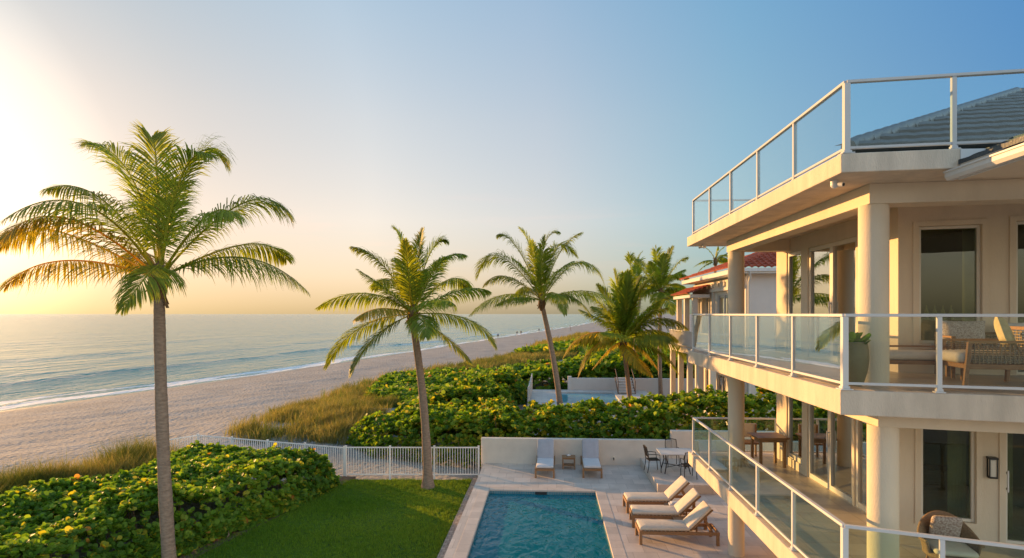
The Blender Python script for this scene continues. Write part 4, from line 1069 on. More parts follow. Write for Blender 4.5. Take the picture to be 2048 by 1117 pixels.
for sx_ in (-1, 1):
    q = MB(); q.box(sx_ * .22 - .02, sx_ * .22 + .02, .19, .23, 0, .399); q.build('leg', M['wood'], wc); q = MB(); q.box(sx_ * .22 - .02, sx_ * .22 + .02, -.235, -.195, 0, .399); q.build('leg', M['wood'], wc)
    q = MB(); q.box(sx_ * .22 - .018, sx_ * .22 + .018, -.234, -.2, .441, .84); q.build('back_post', M['wood'], wc)

# wicker chair low at the right edge
pw = at_depth(1900, 1118, 8.75)
wk = thing('wicker_chair', 'round backed wicker armchair with a patterned cushion under the lower window', 'armchair', (pw.x, pw.y, fz), R(180 - 12))
q = MB(); vs, fs = [], []
NA, NH = 26, 8
for i in range(NA + 1):
    a = R(-25 + 230 * i / NA); k = max(0, sin(a)); hgt = .44 + .30 * k ** 1.5
    for j in range(NH + 1):
        z = .24 + (hgt - .24) * j / NH; rr_ = .33 + .05 * j / NH
        vs.append((rr_ * cos(a), -rr_ * sin(a) * .95, z))
for i in range(NA):
    for j in range(NH): o = i * (NH + 1) + j; fs.append((o, o + 1, o + NH + 2, o + NH + 1))
q.add(vs, fs, True); o = q.build('woven_back', M['weave'], wk); s_ = o.modifiers.new('solid', 'SOLIDIFY'); s_.thickness = .022
q = MB(); q.tube([vs[i * (NH + 1) + NH] for i in range(NA + 1)], .024, 8); q.build('rim', M['weave'], wk)
q = MB(); q.lathe([(.30, .20), (.34, .24), (.34, .27), (.30, .29)], n=26); q.build('seat', M['weave'], wk)
q = MB(); q.cushion(-.27, .27, -.24, .27, .292, .37, .04); q.build('seat_cushion', M['cream'], wk)
for a in (40, 140, 220, 320): q = MB(); q.tube([(.27 * cos(R(a)), .27 * sin(R(a)), .21), (.31 * cos(R(a)), .31 * sin(R(a)), 0)], .018, 8); q.build('leg', M['wood'], wk)
cu = thing('cushion', 'brown and cream patterned cushion leaning in the wicker chair', 'cushion', (pw.x, pw.y, fz + .38), R(180 - 12))
q = MB(); q.cushion(-.20, .20, -.2, .2, -.05, .05, .045, .02); q.xf(Matrix.Translation((0, -.16, .19)) @ Matrix.Rotation(R(68), 4, 'X')); q.build('cover', M['patt'], cu)

# upper balcony furniture
fz = 5.004
def woven(q, x0, x1, z0, z1, y, nx=14, nz=9):                  # open rope lattice between frame bars, in the XZ plane
    for i in range(nx): x = x0 + (x1 - x0) * (i + .5) / nx; q.tube([(x, y + .006 * (-1) ** i, z0), (x, y - .006 * (-1) ** i, z1)], .009, 5, caps=False)
    for j in range(nz): z = z0 + (z1 - z0) * (j + .5) / nz; q.tube([(x0, y + .01, z), (x1, y + .01, z)], .009, 5, caps=False)
pa = at_depth(1965, 778, 8.15)
ac = thing('rope_armchair', 'teak armchair with woven rope sides and cream seat cushion on the upper balcony', 'armchair', (pa.x + .33, pa.y + .42, fz), R(-10))
# local: faces -X, near arm at -Y
for sx_, sy_, h_ in ((-.40, -.38, .60), (-.40, .38, .60), (.42, -.38, .80), (.42, .38, .80)):
    q = MB(); q.bar((sx_ - (.02 if sx_ < 0 else -.03), sy_, 0), (sx_ + (.035 if sx_ < 0 else .08), sy_, h_), .05, .055, up=(0, 1, 0)); q.build('leg', M['wood'], ac, bevel=.006)
q = MB()
for sy_ in (-.38, .38): q.bar((-.375, sy_, .27), (.43, sy_, .27), .045, .07); q.bar((-.39, sy_, .605), (.49, sy_, .615), .06, .035)
q.bar((-.385, -.355, .27), (-.385, .355, .27), .045, .07); q.bar((.44, -.355, .27), (.44, .355, .27), .045, .07); q.bar((.49, -.355, .79), (.49, .355, .79), .045, .05)
q.build('frame', M['wood'], ac, bevel=.005)
for sy_ in (-.38, .38):
    q = MB(); woven(q, -.33, .40, .31, .585, sy_); q.build('woven_side', M['rope'], ac)
q = MB(); woven(q, -.34, .34, .31, .76, 0, 14, 11); q.xf(Matrix.Translation((.46, 0, 0)) @ Matrix.Rotation(R(90), 4, 'Z')); q.build('woven_back', M['rope'], ac)
q = MB(); q.cushion(-.50, .36, -.345, .345, .308, .46, .055); q.build('seat_cushion', M['cream'], ac)
def pillow(label, M4, w_, h_, m):
    t_ = thing('pillow', label, 'pillow', M4.translation, 0, 'pillows on the rope seating')
    n = 14; vs, fs = [], []
    for side in (-1, 1):
        for i in range(n + 1):
            for j in range(n + 1):
                u, v = i / n * 2 - 1, j / n * 2 - 1; pu = (1 - u ** 4) * (1 - v ** 4); e_ = 1 - .07 * (1 - abs(u * v))
                vs.append((u * w_ / 2 * (1 - .06 * (1 - v * v)), side * .085 * pu ** .7, v * h_ / 2 * (1 - .06 * (1 - u * u))))
    N_ = (n + 1) ** 2
    for s_ in (0, 1):
        for i in range(n):
            for j in range(n):
                o = s_ * N_ + i * (n + 1) + j; f = (o, o + 1, o + n + 2, o + n + 1); fs.append(f if s_ else f[::-1])
    q = MB(); q.add(vs, fs, True); R3 = M4.to_3x3().to_4x4(); q.xf(R3); q.build('cover', m, t_)
acM = Matrix.Translation(ac.location) @ Matrix.Rotation(R(-10), 4, 'Z')
pillow('olive patterned pillow leaning on the near side of the rope armchair', acM @ Matrix.Translation((.16, -.17, .70)) @ Matrix.Rotation(R(62), 4, 'Z') @ Matrix.Rotation(R(-18), 4, 'X') @ Matrix.Rotation(R(38), 4, 'Y'), .46, .46, M['olivecloth'])
# second seat behind: a two seat sofa along the wall with grey knit pillow
pb = at_depth(1935, 742, 9.15)
s2_ = thing('rope_sofa', 'teak and rope sofa behind the armchair on the upper balcony', 'sofa', (pb.x + .55, pb.y + .3, fz), R(-14))
q = MB()
for x in (-.62, .62): q.box(x - .025, x + .025, -.36, -.31, 0, .62); q.box(x - .025, x + .025, .31, .36, 0, .70); q.box(x - .03, x + .03, -.36, .36, .621, .65)
q.box(-.594, .594, -.355, -.315, .24, .30); q.box(-.594, .594, .315, .355, .24, .30); q.box(-.594, .594, .315, .355, .66, .70); q.build('frame', M['wood'], s2_, bevel=.005)
q = MB(); woven(q, -.59, .59, .31, .65, .335, 24, 9); q.build('woven_back', M['rope'], s2_)
q = MB(); q.cushion(-.57, .57, -.40, .30, .302, .44, .055); q.build('seat_cushion', M['cream'], s2_)
sM = Matrix.Translation(s2_.location) @ Matrix.Rotation(R(-14), 4, 'Z')
pillow('grey and white knitted pillow on the left of the sofa', sM @ Matrix.Translation((-.32, .12, .68)) @ Matrix.Rotation(R(-8), 4, 'X'), .62, .42, M['patt2'])
pillow('plain pale pillow at the right of the sofa', sM @ Matrix.Translation((.34, .12, .66)) @ Matrix.Rotation(R(-14), 4, 'X'), .45, .42, M['lightcloth'])
# upholstered bench
pc = at_depth(1843, 760, 9.3)
bn = thing('cushioned_bench', 'low teak bench with a cream seat pad on the upper balcony', 'bench', (pc.x, pc.y + .1, fz), R(-9))
q = MB(); q.box(-.56, .56, -.27, .27, .22, .28); q.box(-.56, .56, .22, .26, .46, .49); q.build('frame', M['wood'], bn, bevel=.005)
for sx_ in (-1, 1):
    for sy_ in (-1, 1): q = MB(); q.box(sx_ * .52 - .025, sx_ * .52 + .025, sy_ * .235 - .025, sy_ * .235 + .025, 0, .219 if sy_ < 0 else .219); q.build('leg', M['wood'], bn, bevel=.003)
    q = MB(); q.box(sx_ * .52 - .02, sx_ * .52 + .02, .22, .258, .281, .459); q.build('back_post', M['wood'], bn)
q = MB(); q.cushion(-.55, .55, -.265, .21, .282, .41, .045); q.build('seat_cushion', M['cream'], bn)
# planter in the corner
pp = at_depth(1713, 775, 8.75)
pl = thing('planter', 'tall olive glazed planter in the corner of the upper balcony', 'planter', (4.25, 8.62, fz))
q = MB(); q.lathe([(.10, 0), (.135, .06), (.175, .2), (.195, .36), (.19, .50), (.172, .59), (.18, .61), (.165, .61), (.155, .58), (.165, .52), (.0, .50)], n=28); q.build('pot', M['pottery'], pl)
g = np.random.default_rng(3); n = 60
a = g.uniform(0, 2 * pi, n); el = g.uniform(.15, 1.3, n); up = np.stack([np.cos(a) * np.cos(el), np.sin(a) * np.cos(el), np.sin(el)], -1)
nr = np.stack([-np.cos(a) * np.sin(el), -np.sin(a) * np.sin(el), np.cos(el)], -1)
v, f, c_ = leaves(np.stack([.08 * np.cos(a), .08 * np.sin(a), np.full(n, .56)], -1) + g.normal(0, .04, (n, 3)), nr, up, g.uniform(.10, .20, n), np.array([.09, .20, .03]) * g.uniform(.6, 1.3, (n, 1)), aspect=.45)
pt = thing('potted_plant', 'bright green leafy plant growing in the olive planter', 'plant', (4.25, 8.62, fz + .5)); v[:, 2] -= .5
obj('foliage', np_mesh('foliage', v, polys=f, cols=c_), pt, M['leaf'])
q = MB()
for i in range(8): q.tube([(.0, 0, 0), (.04 * cos(i), .04 * sin(i), .06), (.09 * cos(i), .09 * sin(i), .14)], .008, 5)
q.build('stems', M['bark'], pt)
# dark furniture seen through the windows
def sideboard(label, u, v, z, items):
    p_ = P0 + D_WALL * u + NW * v
    sb = thing('sideboard', label, 'sideboard', (p_.x, p_.y, z), atan2(D_WALL.y, D_WALL.x))
    q = MB(); q.box(-.6, .6, -.2, .2, .1, .85); q.box(-.62, .62, -.22, .22, .851, .89); q.build('cabinet', M['wooddark'], sb, bevel=.005)
    for sx_ in (-1, 1): q = MB(); q.box(sx_ * .55 - .03, sx_ * .55 + .03, -.17, .17, 0, .099); q.build('leg', M['wooddark'], sb)
    return p_
p_ = sideboard('dark sideboard inside the upper room, seen through the front window', 1.0, 1.5, 5.004, 0)
for i in range(5):
    d = thing('bottle', 'amber bottle standing on the sideboard in the upper room', 'bottle', (p_.x - .25 + i * .13, p_.y + .03 - i * .03, 5.894), 0, 'bottles on the sideboard')
    q = MB(); q.lathe([(.035, 0), (.037, .12), (.03, .17), (.012, .2), (.012, .27)], n=12); q.build('glass_body', M['olivecloth'], d)
p_ = sideboard('dark sideboard inside the lower room, seen through the front window', .75, 1.3, 2.254, 0)
d = thing('vase', 'round pale vase on the sideboard in the lower room', 'vase', (p_.x - .2, p_.y, 3.144)); q = MB(); q.lathe([(.05, 0), (.13, .08), (.14, .16), (.09, .25), (.04, .28)], n=18); q.build('body', M['marble'], d)

# ------------------------------------------------------------------ the neighbouring house
nb = thing('neighbour_house', 'pale neighbouring beach house with red clay tile roofs beyond the balcony', 'house', (12, 36, -.6))
NX = 9.7; NY0, NY1 = 30.0, 40.2; EV = 8.25
def barrel_roof(q, a, b_, c_, d_, nu, nv):
    """rows of barrel tiles between the eave a-b and the ridge d-c"""
    a, b_, c_, d_ = map(Vector, (a, b_, c_, d_)); vs, fs = [], []
    nrm = (b_ - a).cross(d_ - a).normalized()
    if nrm.z < 0: nrm = -nrm
    SU = 6; vs = []; fs = []
    for k in range(nv):
        for e_, lift in ((k, .07), (k + 1.08, .0)):
            v = min(e_ / nv, 1.02)
            l_, r_ = a.lerp(d_, v), b_.lerp(c_, v)
            for i in range(nu * SU + 1):
                u = i / (nu * SU); vs.append(l_.lerp(r_, u) + nrm * (lift + .075 * abs(sin(pi * u * nu)) + .01))
        n = nu * SU + 1; o = len(vs) - 2 * n
        for i in range(n - 1): fs.append((o + i, o + i + 1, o + n + i + 1, o + n + i))
        o2 = len(vs); vs += [vs[o + i] - nrm * .085 for i in range(n)]
        for i in range(n - 1): fs.append((o2 + i, o2 + i + 1, o + i + 1, o + i))
    q.add(vs, fs)
q = MB()
q.box(NX, NX + .25, NY0 + .26, NY1, 4.0, EV - .3)
def cut_wall(q, X, th, y0, y1, z0, z1, ops):
    y = y0
    for a, b_, zb, zt in sorted(ops):
        q.box(X, X + th, y, a, z0, z1)
        if zb > z0: q.box(X, X + th, a, b_, z0, zb)
        if zt < z1: q.box(X, X + th, a, b_, zt, z1)
        y = b_
    q.box(X, X + th, y, y1, z0, z1)
q = MB()
UP = [(30.9, 31.9, 5.0, 7.1), (32.6, 35.0, 4.05, 7.1), (36.4, 37.6, 4.6, 7.0), (38.5, 39.5, 4.6, 7.0)]
LO = [(31.0, 32.6, .1, 2.6), (33.4, 35.0, .1, 2.6), (36.0, 37.6, .1, 2.6), (38.3, 39.8, .1, 2.6)]
cut_wall(q, NX, .25, NY0 + .26, NY1, 3.6, EV - .3, UP); cut_wall(q, NX, .25, NY0 + .26, NY1, -.6, 3.6, LO)
q.build('facade', M['whitewall'], nb, world=True)
q = MB(); q.box(NX, 22, NY0, NY0 + .25, -.6, EV - .3); q.build('side_wall', M['greywall'], nb, world=True)
for y0, y1, zb, zt in UP + LO:
    fr_ = MB(); x0, x1 = NX + .05, NX + .14; fw = .07
    fr_.box(x0, x1, y0 + .003, y0 + fw, zb + .003, zt - .003); fr_.box(x0, x1, y1 - fw, y1 - .003, zb + .003, zt - .003); fr_.box(x0, x1, y0 + fw, y1 - fw, zb + .003, zb + fw); fr_.box(x0, x1, y0 + fw, y1 - fw, zt - fw, zt - .003)
    fr_.box(x0, x1, (y0 + y1) / 2 - .04, (y0 + y1) / 2 + .04, zb + fw, zt - fw)
    r_ = fr_.build('window', M['white'], nb, world=True)
    pn = MB(); pn.box(x0 + .04, x0 + .048, y0 + fw, (y0 + y1) / 2 - .04, zb + fw, zt - fw); pn.box(x0 + .04, x0 + .048, (y0 + y1) / 2 + .04, y1 - fw, zb + fw, zt - fw); pn.build('pane', M['pane'], r_, world=True)
q = MB()                                         # pilasters, cornice and inner floor
for y in (30.45, 32.25, 35.6, 38.05, 39.9): q.box(NX - .12, NX - .003, y - .14, y + .14, 4.05, 7.25)
q.box(NX - .16, NX - .003, NY0 + .1, NY1, 7.26, 7.42); q.box(NX - .1, NX - .003, NY0 + .1, NY1, 7.43, 7.85)
for i in range(8): q.box(NX - .2, NX - .102, 30.6 + i * 1.2, 30.75 + i * 1.2, 7.5, 7.72)
q.build('mouldings', M['whitewall'], nb, world=True)
q = MB(); q.box(NX + .26, 21.9, NY0 + .26, NY1, 3.6, 3.9); q.box(13, 13.1, NY0 + .26, NY1, -.5, 3.59); q.box(13, 13.1, NY0 + .26, NY1, 3.91, 7.9); q.build('inner_wall', M['room'], nb, world=True)
q = MB(); q.box(NX - .75, 22.4, NY0 - .5, NY1 + .5, EV - .3, EV - .06); q.build('eaves', M['white'], nb, bevel=.02, world=True)
q = MB(); q.box(NX - .84, 22.5, NY0 - .59, NY0 - .502, EV - .2, EV - .05); q.tube([(NX + .0, NY0 - .54, EV - .2), (NX + .1, NY0 - .3, EV - .5), (NX + .12, NY0 - .06, EV - .7), (NX + .12, NY0 - .06, -.4)], .06, 10); q.build('gutter', M['white'], nb, world=True)
ew, e0, e1 = NX - .85, NY0 - .6, NY1 + .6; rp = 6.5; rh = EV + 2.35
q = MB(); barrel_roof(q, (ew, e0, EV - .04), (22.5, e0, EV - .04), (22.5, e0 + rp, rh), (ew + rp, e0 + rp, rh), 44, 20); q.build('roof', M['roofred'], nb, world=True)
q = MB(); barrel_roof(q, (ew, e1, EV - .04), (ew, e0, EV - .04), (ew + rp, e0 + rp, rh), (ew + rp, e1 - rp, rh), 44, 20); q.build('roof', M['roofred'], nb, world=True)
q = MB(); hp0, hp1 = Vector((ew, e0, EV + .02)), Vector((ew + rp, e0 + rp, rh + .06))
for i in range(20): q.tube([hp0.lerp(hp1, (i + 1.1) / 20) + Vector((0, 0, .07)), hp0.lerp(hp1, i / 20) + Vector((0, 0, .03))], [.13, .16], 8)
q.build('hip_caps', M['roofred'], nb, world=True)
# projecting porch with its own lower roof, terrace slab and columns
BX = 8.35
q = MB(); q.box(BX + .1, NX - .13, 36.0, 41.0, 6.95, 7.15); q.build('porch_ceiling', M['white'], nb, bevel=.02, world=True)
q = MB(); barrel_roof(q, (BX, 41.2, 7.16), (BX, 35.8, 7.16), (NX - .17, 35.8, 7.65), (NX - .17, 41.2, 7.65), 18, 6); q.build('porch_roof', M['roofred'], nb, world=True)
q = MB(); q.box(8.1, NX - .003, 30.6, 41.0, 3.66, 4.0); q.build('terrace_slab', M['whitewall'], nb, bevel=.02, world=True)
for i, y in enumerate((36.3, 38.4, 40.5)):
    q = MB(); q.box(BX + .25, BX + .55, y - .15, y + .15, 4.003, 6.948); q.build('column', M['whitewall'], nb, bevel=.02, world=True)
for y in (31.0, 33.4, 35.8, 38.2, 40.6):
    q = MB(); q.box(8.2, 8.5, y - .16, y + .18, -.6, 3.657); q.build('column', M['whitewall'], nb, bevel=.02, world=True)
rl = MB(); rl.bar((8.2, 30.7, 4.95), (8.2, 40.9, 4.95), .06, .05); rl.bar((8.2, 30.7, 4.1), (8.2, 40.9, 4.1), .05, .04); rl.bar((8.23, 30.72, 4.95), (NX - .13, 30.72, 4.95), .06, .05)
for i in range(78): rl.box(8.185, 8.215, 30.75 + i * .13, 30.78 + i * .13, 4.122, 4.923)
rl.build('terrace_railing', M['white'], nb, world=True)

# neighbour's pool terrace
q = MB()
q.box(-1.3, .9, 35.0, 47.6, -.75, .0); q.box(.9, 7.6, 46.1, 47.6, -.75, .0); q.box(.9, 7.6, 35.0, 40.6, -.75, .0); q.box(5.0, 7.6, 40.6, 46.1, -.75, .0)
M['paledeck'] = tile_mat('pale_deck', (.60, .57, .53), .8, (.42, .39, .36), width=.006)
tag(q.build('far_terrace', M['paledeck']), kind='structure')
M['palewater'] = mat('pale_pool_water', (.14, .42, .52), .08, .06, 1.5, .25, 3, bdist=.05)
M['palepool'] = mat('pale_pool_tile', (.42, .62, .68), .4, .08, .8)
q = MB(); q.box(.9, 5.0, 40.6, 46.1, -.75, -.5); tag(q.build('far_pool_floor', M['palepool']), kind='structure')
q = MB(); q.box(.91, 4.99, 40.61, 46.09, -.3, -.10); tag(q.build('far_pool_water', M['palewater']), kind='structure')
fw = thing('far_wall', 'low grey rendered wall at the back of the neighbouring pool', 'wall', (5, 47.7, -.6))
q = MB(); q.box(1.9, 12.5, 47.62, 47.9, -.7, .92); q.build('wall', M['greywall'], fw, bevel=.02, world=True)
q = MB(); q.box(1.6, 1.897, 47.55, 47.97, -.7, 1.05); q.build('pier', M['greywall'], fw, bevel=.02, world=True)
st = thing('timber_steps', 'weathered timber steps beside the neighbouring pool', 'steps', (5.9, 45.6, 0))
for i in range(6): q = MB(); q.box(5.3, 6.5, 45.2 + i * .36, 45.52 + i * .36, .12 + i * .17, .17 + i * .17); q.build('tread', M['greywall'], st, world=True)
for x in (5.27, 6.53):
    q = MB(); q.bar((x, 45.2, .05), (x, 47.3, 1.0), .05, .2); q.bar((x, 45.25, .0), (x, 45.25, 1.0), .06, .06); q.bar((x, 45.25, .95), (x, 47.2, 1.7), .05, .06)
    q.build('stringer', M['wooddark'], st, world=True)
gr = MB(); ga, gb = Vector((-1.22, 38.2, 0)), Vector((-1.22, 46.6, 0))
gt = thing('grey_fence', 'short grey slatted fence at the left end of the neighbouring pool deck', 'fence', (-1.22, 42, 0))
gr.bar(ga + Vector((0, 0, 1.25)), gb + Vector((0, 0, 1.25)), .06, .06); gr.bar(ga + Vector((0, 0, .15)), gb + Vector((0, 0, .15)), .05, .05); gr.build('rails', M['greywall'], gt, world=True)
for y in (38.2, 41, 43.8, 46.6): q = MB(); q.box(-1.27, -1.17, y - .05, y + .05, 0, 1.35); q.build('post', M['greywall'], gt, world=True)
q = MB()
for i in range(54): q.box(-1.235, -1.205, 38.35 + i * .152, 38.42 + i * .152, .18, 1.22)
q.build('slats', M['greywall'], gt, world=True)
dm = thing('deck_step', 'dark timber platform at the near left corner of the neighbouring pool deck', 'platform', (-2.1, 38, -.2))
q = MB()
for i in range(8): q.box(-2.85 + i * .19, -2.68 + i * .19, 36.5, 40.2, -.16, -.1)
q.build('boards', M['wooddark'], dm, world=True)
q = MB(); q.box(-2.83, -1.35, 36.6, 36.75, -.6, -.161); q.box(-2.83, -1.35, 39.9, 40.05, -.6, -.161); q.build('bearers', M['wooddark'], dm, world=True)

# ------------------------------------------------------------------ planting
hedge('sea_grape_hedge', 'broad round leaved sea grape hedge between the lawn and the dune, in the left foreground',
      [(-7.85, 22.2), (-8.3, 19.8), (-9.75, 15.4), (-10.9, 10.8), (-18, 10.8), (-16.3, 14.5), (-14.3, 19), (-14.6, 23.7), (-8.5, 22.7)],
      lambda x, y: .90 + .08 * np.sin(y * .9) - .18 * np.clip((y - 19) / 3, 0, 1), leaf=.063, n=13500, per=6, seed=3, edge=.75, lump=.20, yellow=.11, orange=.012, base=-.55, gmul=1.12)
hedge('sea_grape_hedge', 'tall yellow tipped sea grape hedge growing behind the garden wall and fence',
      [(-9.9, 29.2), (-8, 27.2), (-5, 26.0), (-2.4, 25.3), (-1.5, 24.55), (12, 24.55), (12.5, 27.5), (6, 28.6), (0, 29.2), (-5, 31.5), (-9, 31)],
      lambda x, y: np.interp(x, [-10, -7, -3, 1, 4, 7, 9, 12], [.7, 1.15, 1.5, 1.6, 1.85, 2.25, 2.6, 2.5]) + .12 * np.sin(x * 1.7) + .1 * np.sin(x * 3.3 + y), leaf=.078, n=9500, per=6, seed=8, edge=1.0, lump=.22, yellow=.22, orange=.02, gmul=1.1)
hedge('sea_grape_hedge', 'rounded green shrub mass left of the neighbouring pool deck',
      [(-9, 32), (-5, 31.2), (-1.6, 31), (-1.7, 35), (-3, 36.2), (-3, 40.4), (-1.7, 41), (-1.7, 47), (-4, 46), (-8, 40)],
      lambda x, y: np.interp(x, [-9, -6, -3, -1], [.6, 1.3, 1.9, 1.9]) * np.interp(y, [31, 36, 47], [1, 1, .8]), leaf=.10, n=7500, per=5, seed=12, edge=1.2, lump=.25, yellow=.14, orange=.02)
hedge('sea_grape_hedge', 'long low dark green hedge along the far side of the neighbouring pool',
      [(-14, 49.5), (-2, 49), (14, 48.5), (14, 54), (2, 58), (-10, 60), (-16, 56)],
      lambda x, y: np.interp(x, [-16, -6, 0, 5, 14], [.2, .5, 1.3, 1.9, 2.0]), leaf=.17, n=4600, per=5, seed=15, edge=1.0, lump=.25, yellow=.07, orange=.02)
hedge('beach_shrubs', 'low bright green ground cover between the dune grass and the hedges',
      [(-13.6, 44), (-10.5, 41.5), (-8, 37.5), (-7, 41), (-3, 47.5), (-2, 49), (-12, 50), (-15, 49)],
      lambda x, y: np.full_like(x, .15), leaf=.14, n=3600, per=5, seed=17, edge=1.0, lump=.3, yellow=.08, orange=.01, cat='shrubs')
hedge('beach_shrubs', 'far strip of low shrubs along the beach, just under the palm fronds',
      [(-6, 96), (3, 92), (14, 96), (20, 130), (28, 175), (22, 176), (12, 140), (3, 112)],
      lambda x, y: np.interp(x, [-6, 2, 10, 28], [.1, .5, 1.1, 1.6]), leaf=.38, n=2200, per=4, seed=21, edge=2, lump=.3, yellow=.16, orange=.0, cat='shrubs', stems=0)
hedge('beach_shrubs', 'dark shrub belt behind the palms below the neighbouring house',
      [(2, 60), (16, 58), (22, 80), (24, 120), (12, 92), (4, 72)],
      lambda x, y: np.full_like(x, 2.0), leaf=.30, n=2600, per=4, seed=22, edge=2, lump=.3, yellow=.08, orange=.0, cat='shrubs', stems=0)
TAN = [[.05, .085, .02], [.09, .125, .03], [.15, .155, .045], [.30, .25, .10], [.08, .14, .028]]
def PZ(pts, z=-.55): return [on_z(px_, py_, z) for px_, py_ in pts]
def patchy(x, y, g): return g.uniform(0, 1, len(x)) < np.clip(.55 + .75 * snoise(x, y, .9, 44), .03, 1)
grass_field('dune_grass', 'wind blown tan sea oats on the dune behind the picket fence', PZ([(445, 870), (515, 838), (590, 810), (680, 776), (760, 765), (840, 780), (826, 815), (770, 850), (735, 880), (690, 897), (560, 897), (480, 888)]), 60000, .60, TAN, 31, width=.020, lean=.6, tuft=9, spread=.13, mask=patchy, feather=2.2)
grass_field('dune_grass', 'tan beach grass between the near hedge and the sand at the left edge', [(-14.7, 25.2), (-14.2, 20.5), (-15.3, 16.5), (-17.5, 13), (-24, 12), (-21.6, 15.5), (-18.8, 20), (-17.2, 25.2)], 80000, .85, TAN, 32, width=.016, lean=.6, tuft=9, spread=.11, feather=1.2)
grass_field('dune_grass', 'golden dune grass farther along the beach beside the shrubs', PZ([(640, 796), (690, 768), (800, 742), (930, 725), (1060, 700), (1170, 690), (1170, 715), (1060, 728), (960, 742), (850, 748), (740, 768)]), 60000, .75, TAN, 33, width=.05, lean=.6, tuft=9, spread=.22, feather=3.5)
grass_field('dune_grass', 'far strip of green gold dune grass at the end of the beach', PZ([(1045, 692), (1090, 680), (1180, 664), (1180, 690), (1100, 694)]), 14000, .9, [[.12, .14, .03], [.2, .19, .04], [.26, .22, .06]], 34, width=.11, lean=.6, tuft=8, spread=.3, feather=5)

# ------------------------------------------------------------------ palms
def s5(*p): return (p[0] / 2.659, 220 + p[1] / 2.659)
def s6(*p): return (600 + p[0] / 2.4976, 420 + p[1] / 2.4976)
z1 = 14.0; c1 = at_depth(318, 575, z1); b1_ = on_z(343, 1185, -.5)
F1 = [(s5(280, 640), s5(5, 705), -.1, 'gold'), (s5(330, 800), s5(0, 935), .2, 'gold'), (s5(530, 480), s5(205, 375), .3), (s5(715, 370), s5(478, 140), -.2), (s5(650, 440), s5(515, 400), .9),
      (s5(815, 330), s5(772, 88), .2), (s5(955, 260), s5(1105, 185), .5), (s5(1000, 380), s5(1185, 238), -.3), (s5(1250, 490), s5(1495, 525), .3), (s5(1180, 610), s5(1405, 605), -.6),
      (s5(1170, 680), s5(1312, 735), .8), (s5(1280, 785), s5(1632, 965), 0), (s5(1020, 860), s5(1030, 1065), -.7), (s5(760, 590), s5(640, 680), -.9),
      (s5(770, 420), s5(745, 285), .6), (s5(560, 720), s5(330, 800), .9, 'gold'), (s5(640, 640), s5(560, 760), -.8, 'gold')]
make_palm('tallest coconut palm in front on the left, its trunk rising out of the hedge', (*b1_, -.55), c1, z1, F1, .152, .116, 1, L=3.8, wild=0, bow=.06, nl=115, leaflet=1.0, lw=.030)
z2 = 22.4; c2 = at_depth(825, 640, z2); b2_ = on_z(856, 976, -.5)
F2 = [(s6(330, 418), s6(90, 485), 0), (s6(430, 290), s6(275, 170), -.3), (s6(520, 230), s6(465, 65), .2), (s6(578, 280), s6(605, 68), .3), (s6(640, 230), s6(725, 125), .2), (s6(690, 280), s6(830, 212), -.2),
      (s6(790, 405), s6(945, 400), .1), (s6(830, 545), s6(975, 685), -.1), (s6(740, 640), s6(860, 755), -.3), (s6(300, 590), s6(130, 785), 0), (s6(380, 640), s6(278, 815), -.3), (s6(420, 340), s6(300, 378), .8),
      (s6(720, 340), s6(815, 370), .8), (s6(450, 495), s6(375, 540), -.8, 'gold'), (s6(500, 330), s6(430, 200), .7), (s6(563, 350), s6(560, 160), -.6), (s6(650, 540), s6(690, 620), -.9), (s6(470, 420), s6(340, 300), -.5), (s6(640, 330), s6(700, 200), .6), (s6(700, 460), s6(800, 470), -.8)]
make_palm('coconut palm standing on the lawn in front of the white picket fence', (*b2_, -.5), c2, z2, F2, .17, .125, 2, L=3.7, wild=1, bow=-.12)
z3 = 32.; c3 = at_depth(1084, 610, z3); p3_ = at_depth(1117, 830, z3)
F3 = [(s6(1020, 425), s6(850, 525), 0), (s6(1000, 232), s6(885, 330), 0), (s6(1090, 200), s6(995, 105), 0), (s6(1160, 220), s6(1100, 72), .2), (s6(1215, 200), s6(1290, 90), -.2), (s6(1290, 230), s6(1402, 95), 0),
      (s6(1280, 190), s6(1390, 210), .5), (s6(1390, 262), s6(1520, 370), 0), (s6(1420, 405), s6(1570, 470), .2), (s6(1340, 430), s6(1450, 545), -.4), (s6(1260, 420), s6(1300, 520), -.8), (s6(1030, 330), s6(915, 370), .6),
      (s6(1140, 330), s6(1060, 240), -.6), (s6(1205, 290), s6(1220, 120), -.5), (s6(1180, 300), s6(1160, 130), .8), (s6(1270, 330), s6(1350, 260), -.7), (s6(1080, 440), s6(980, 480), -.6)]
make_palm('leaning coconut palm beside the neighbouring pool', (p3_.x + .25, p3_.y, -.6), c3, z3, F3, .17, .12, 3, L=3.7, wild=1, bow=-.15)
z4 = 37.; c4 = at_depth(1246, 690, z4); p4_ = at_depth(1258, 810, z4)
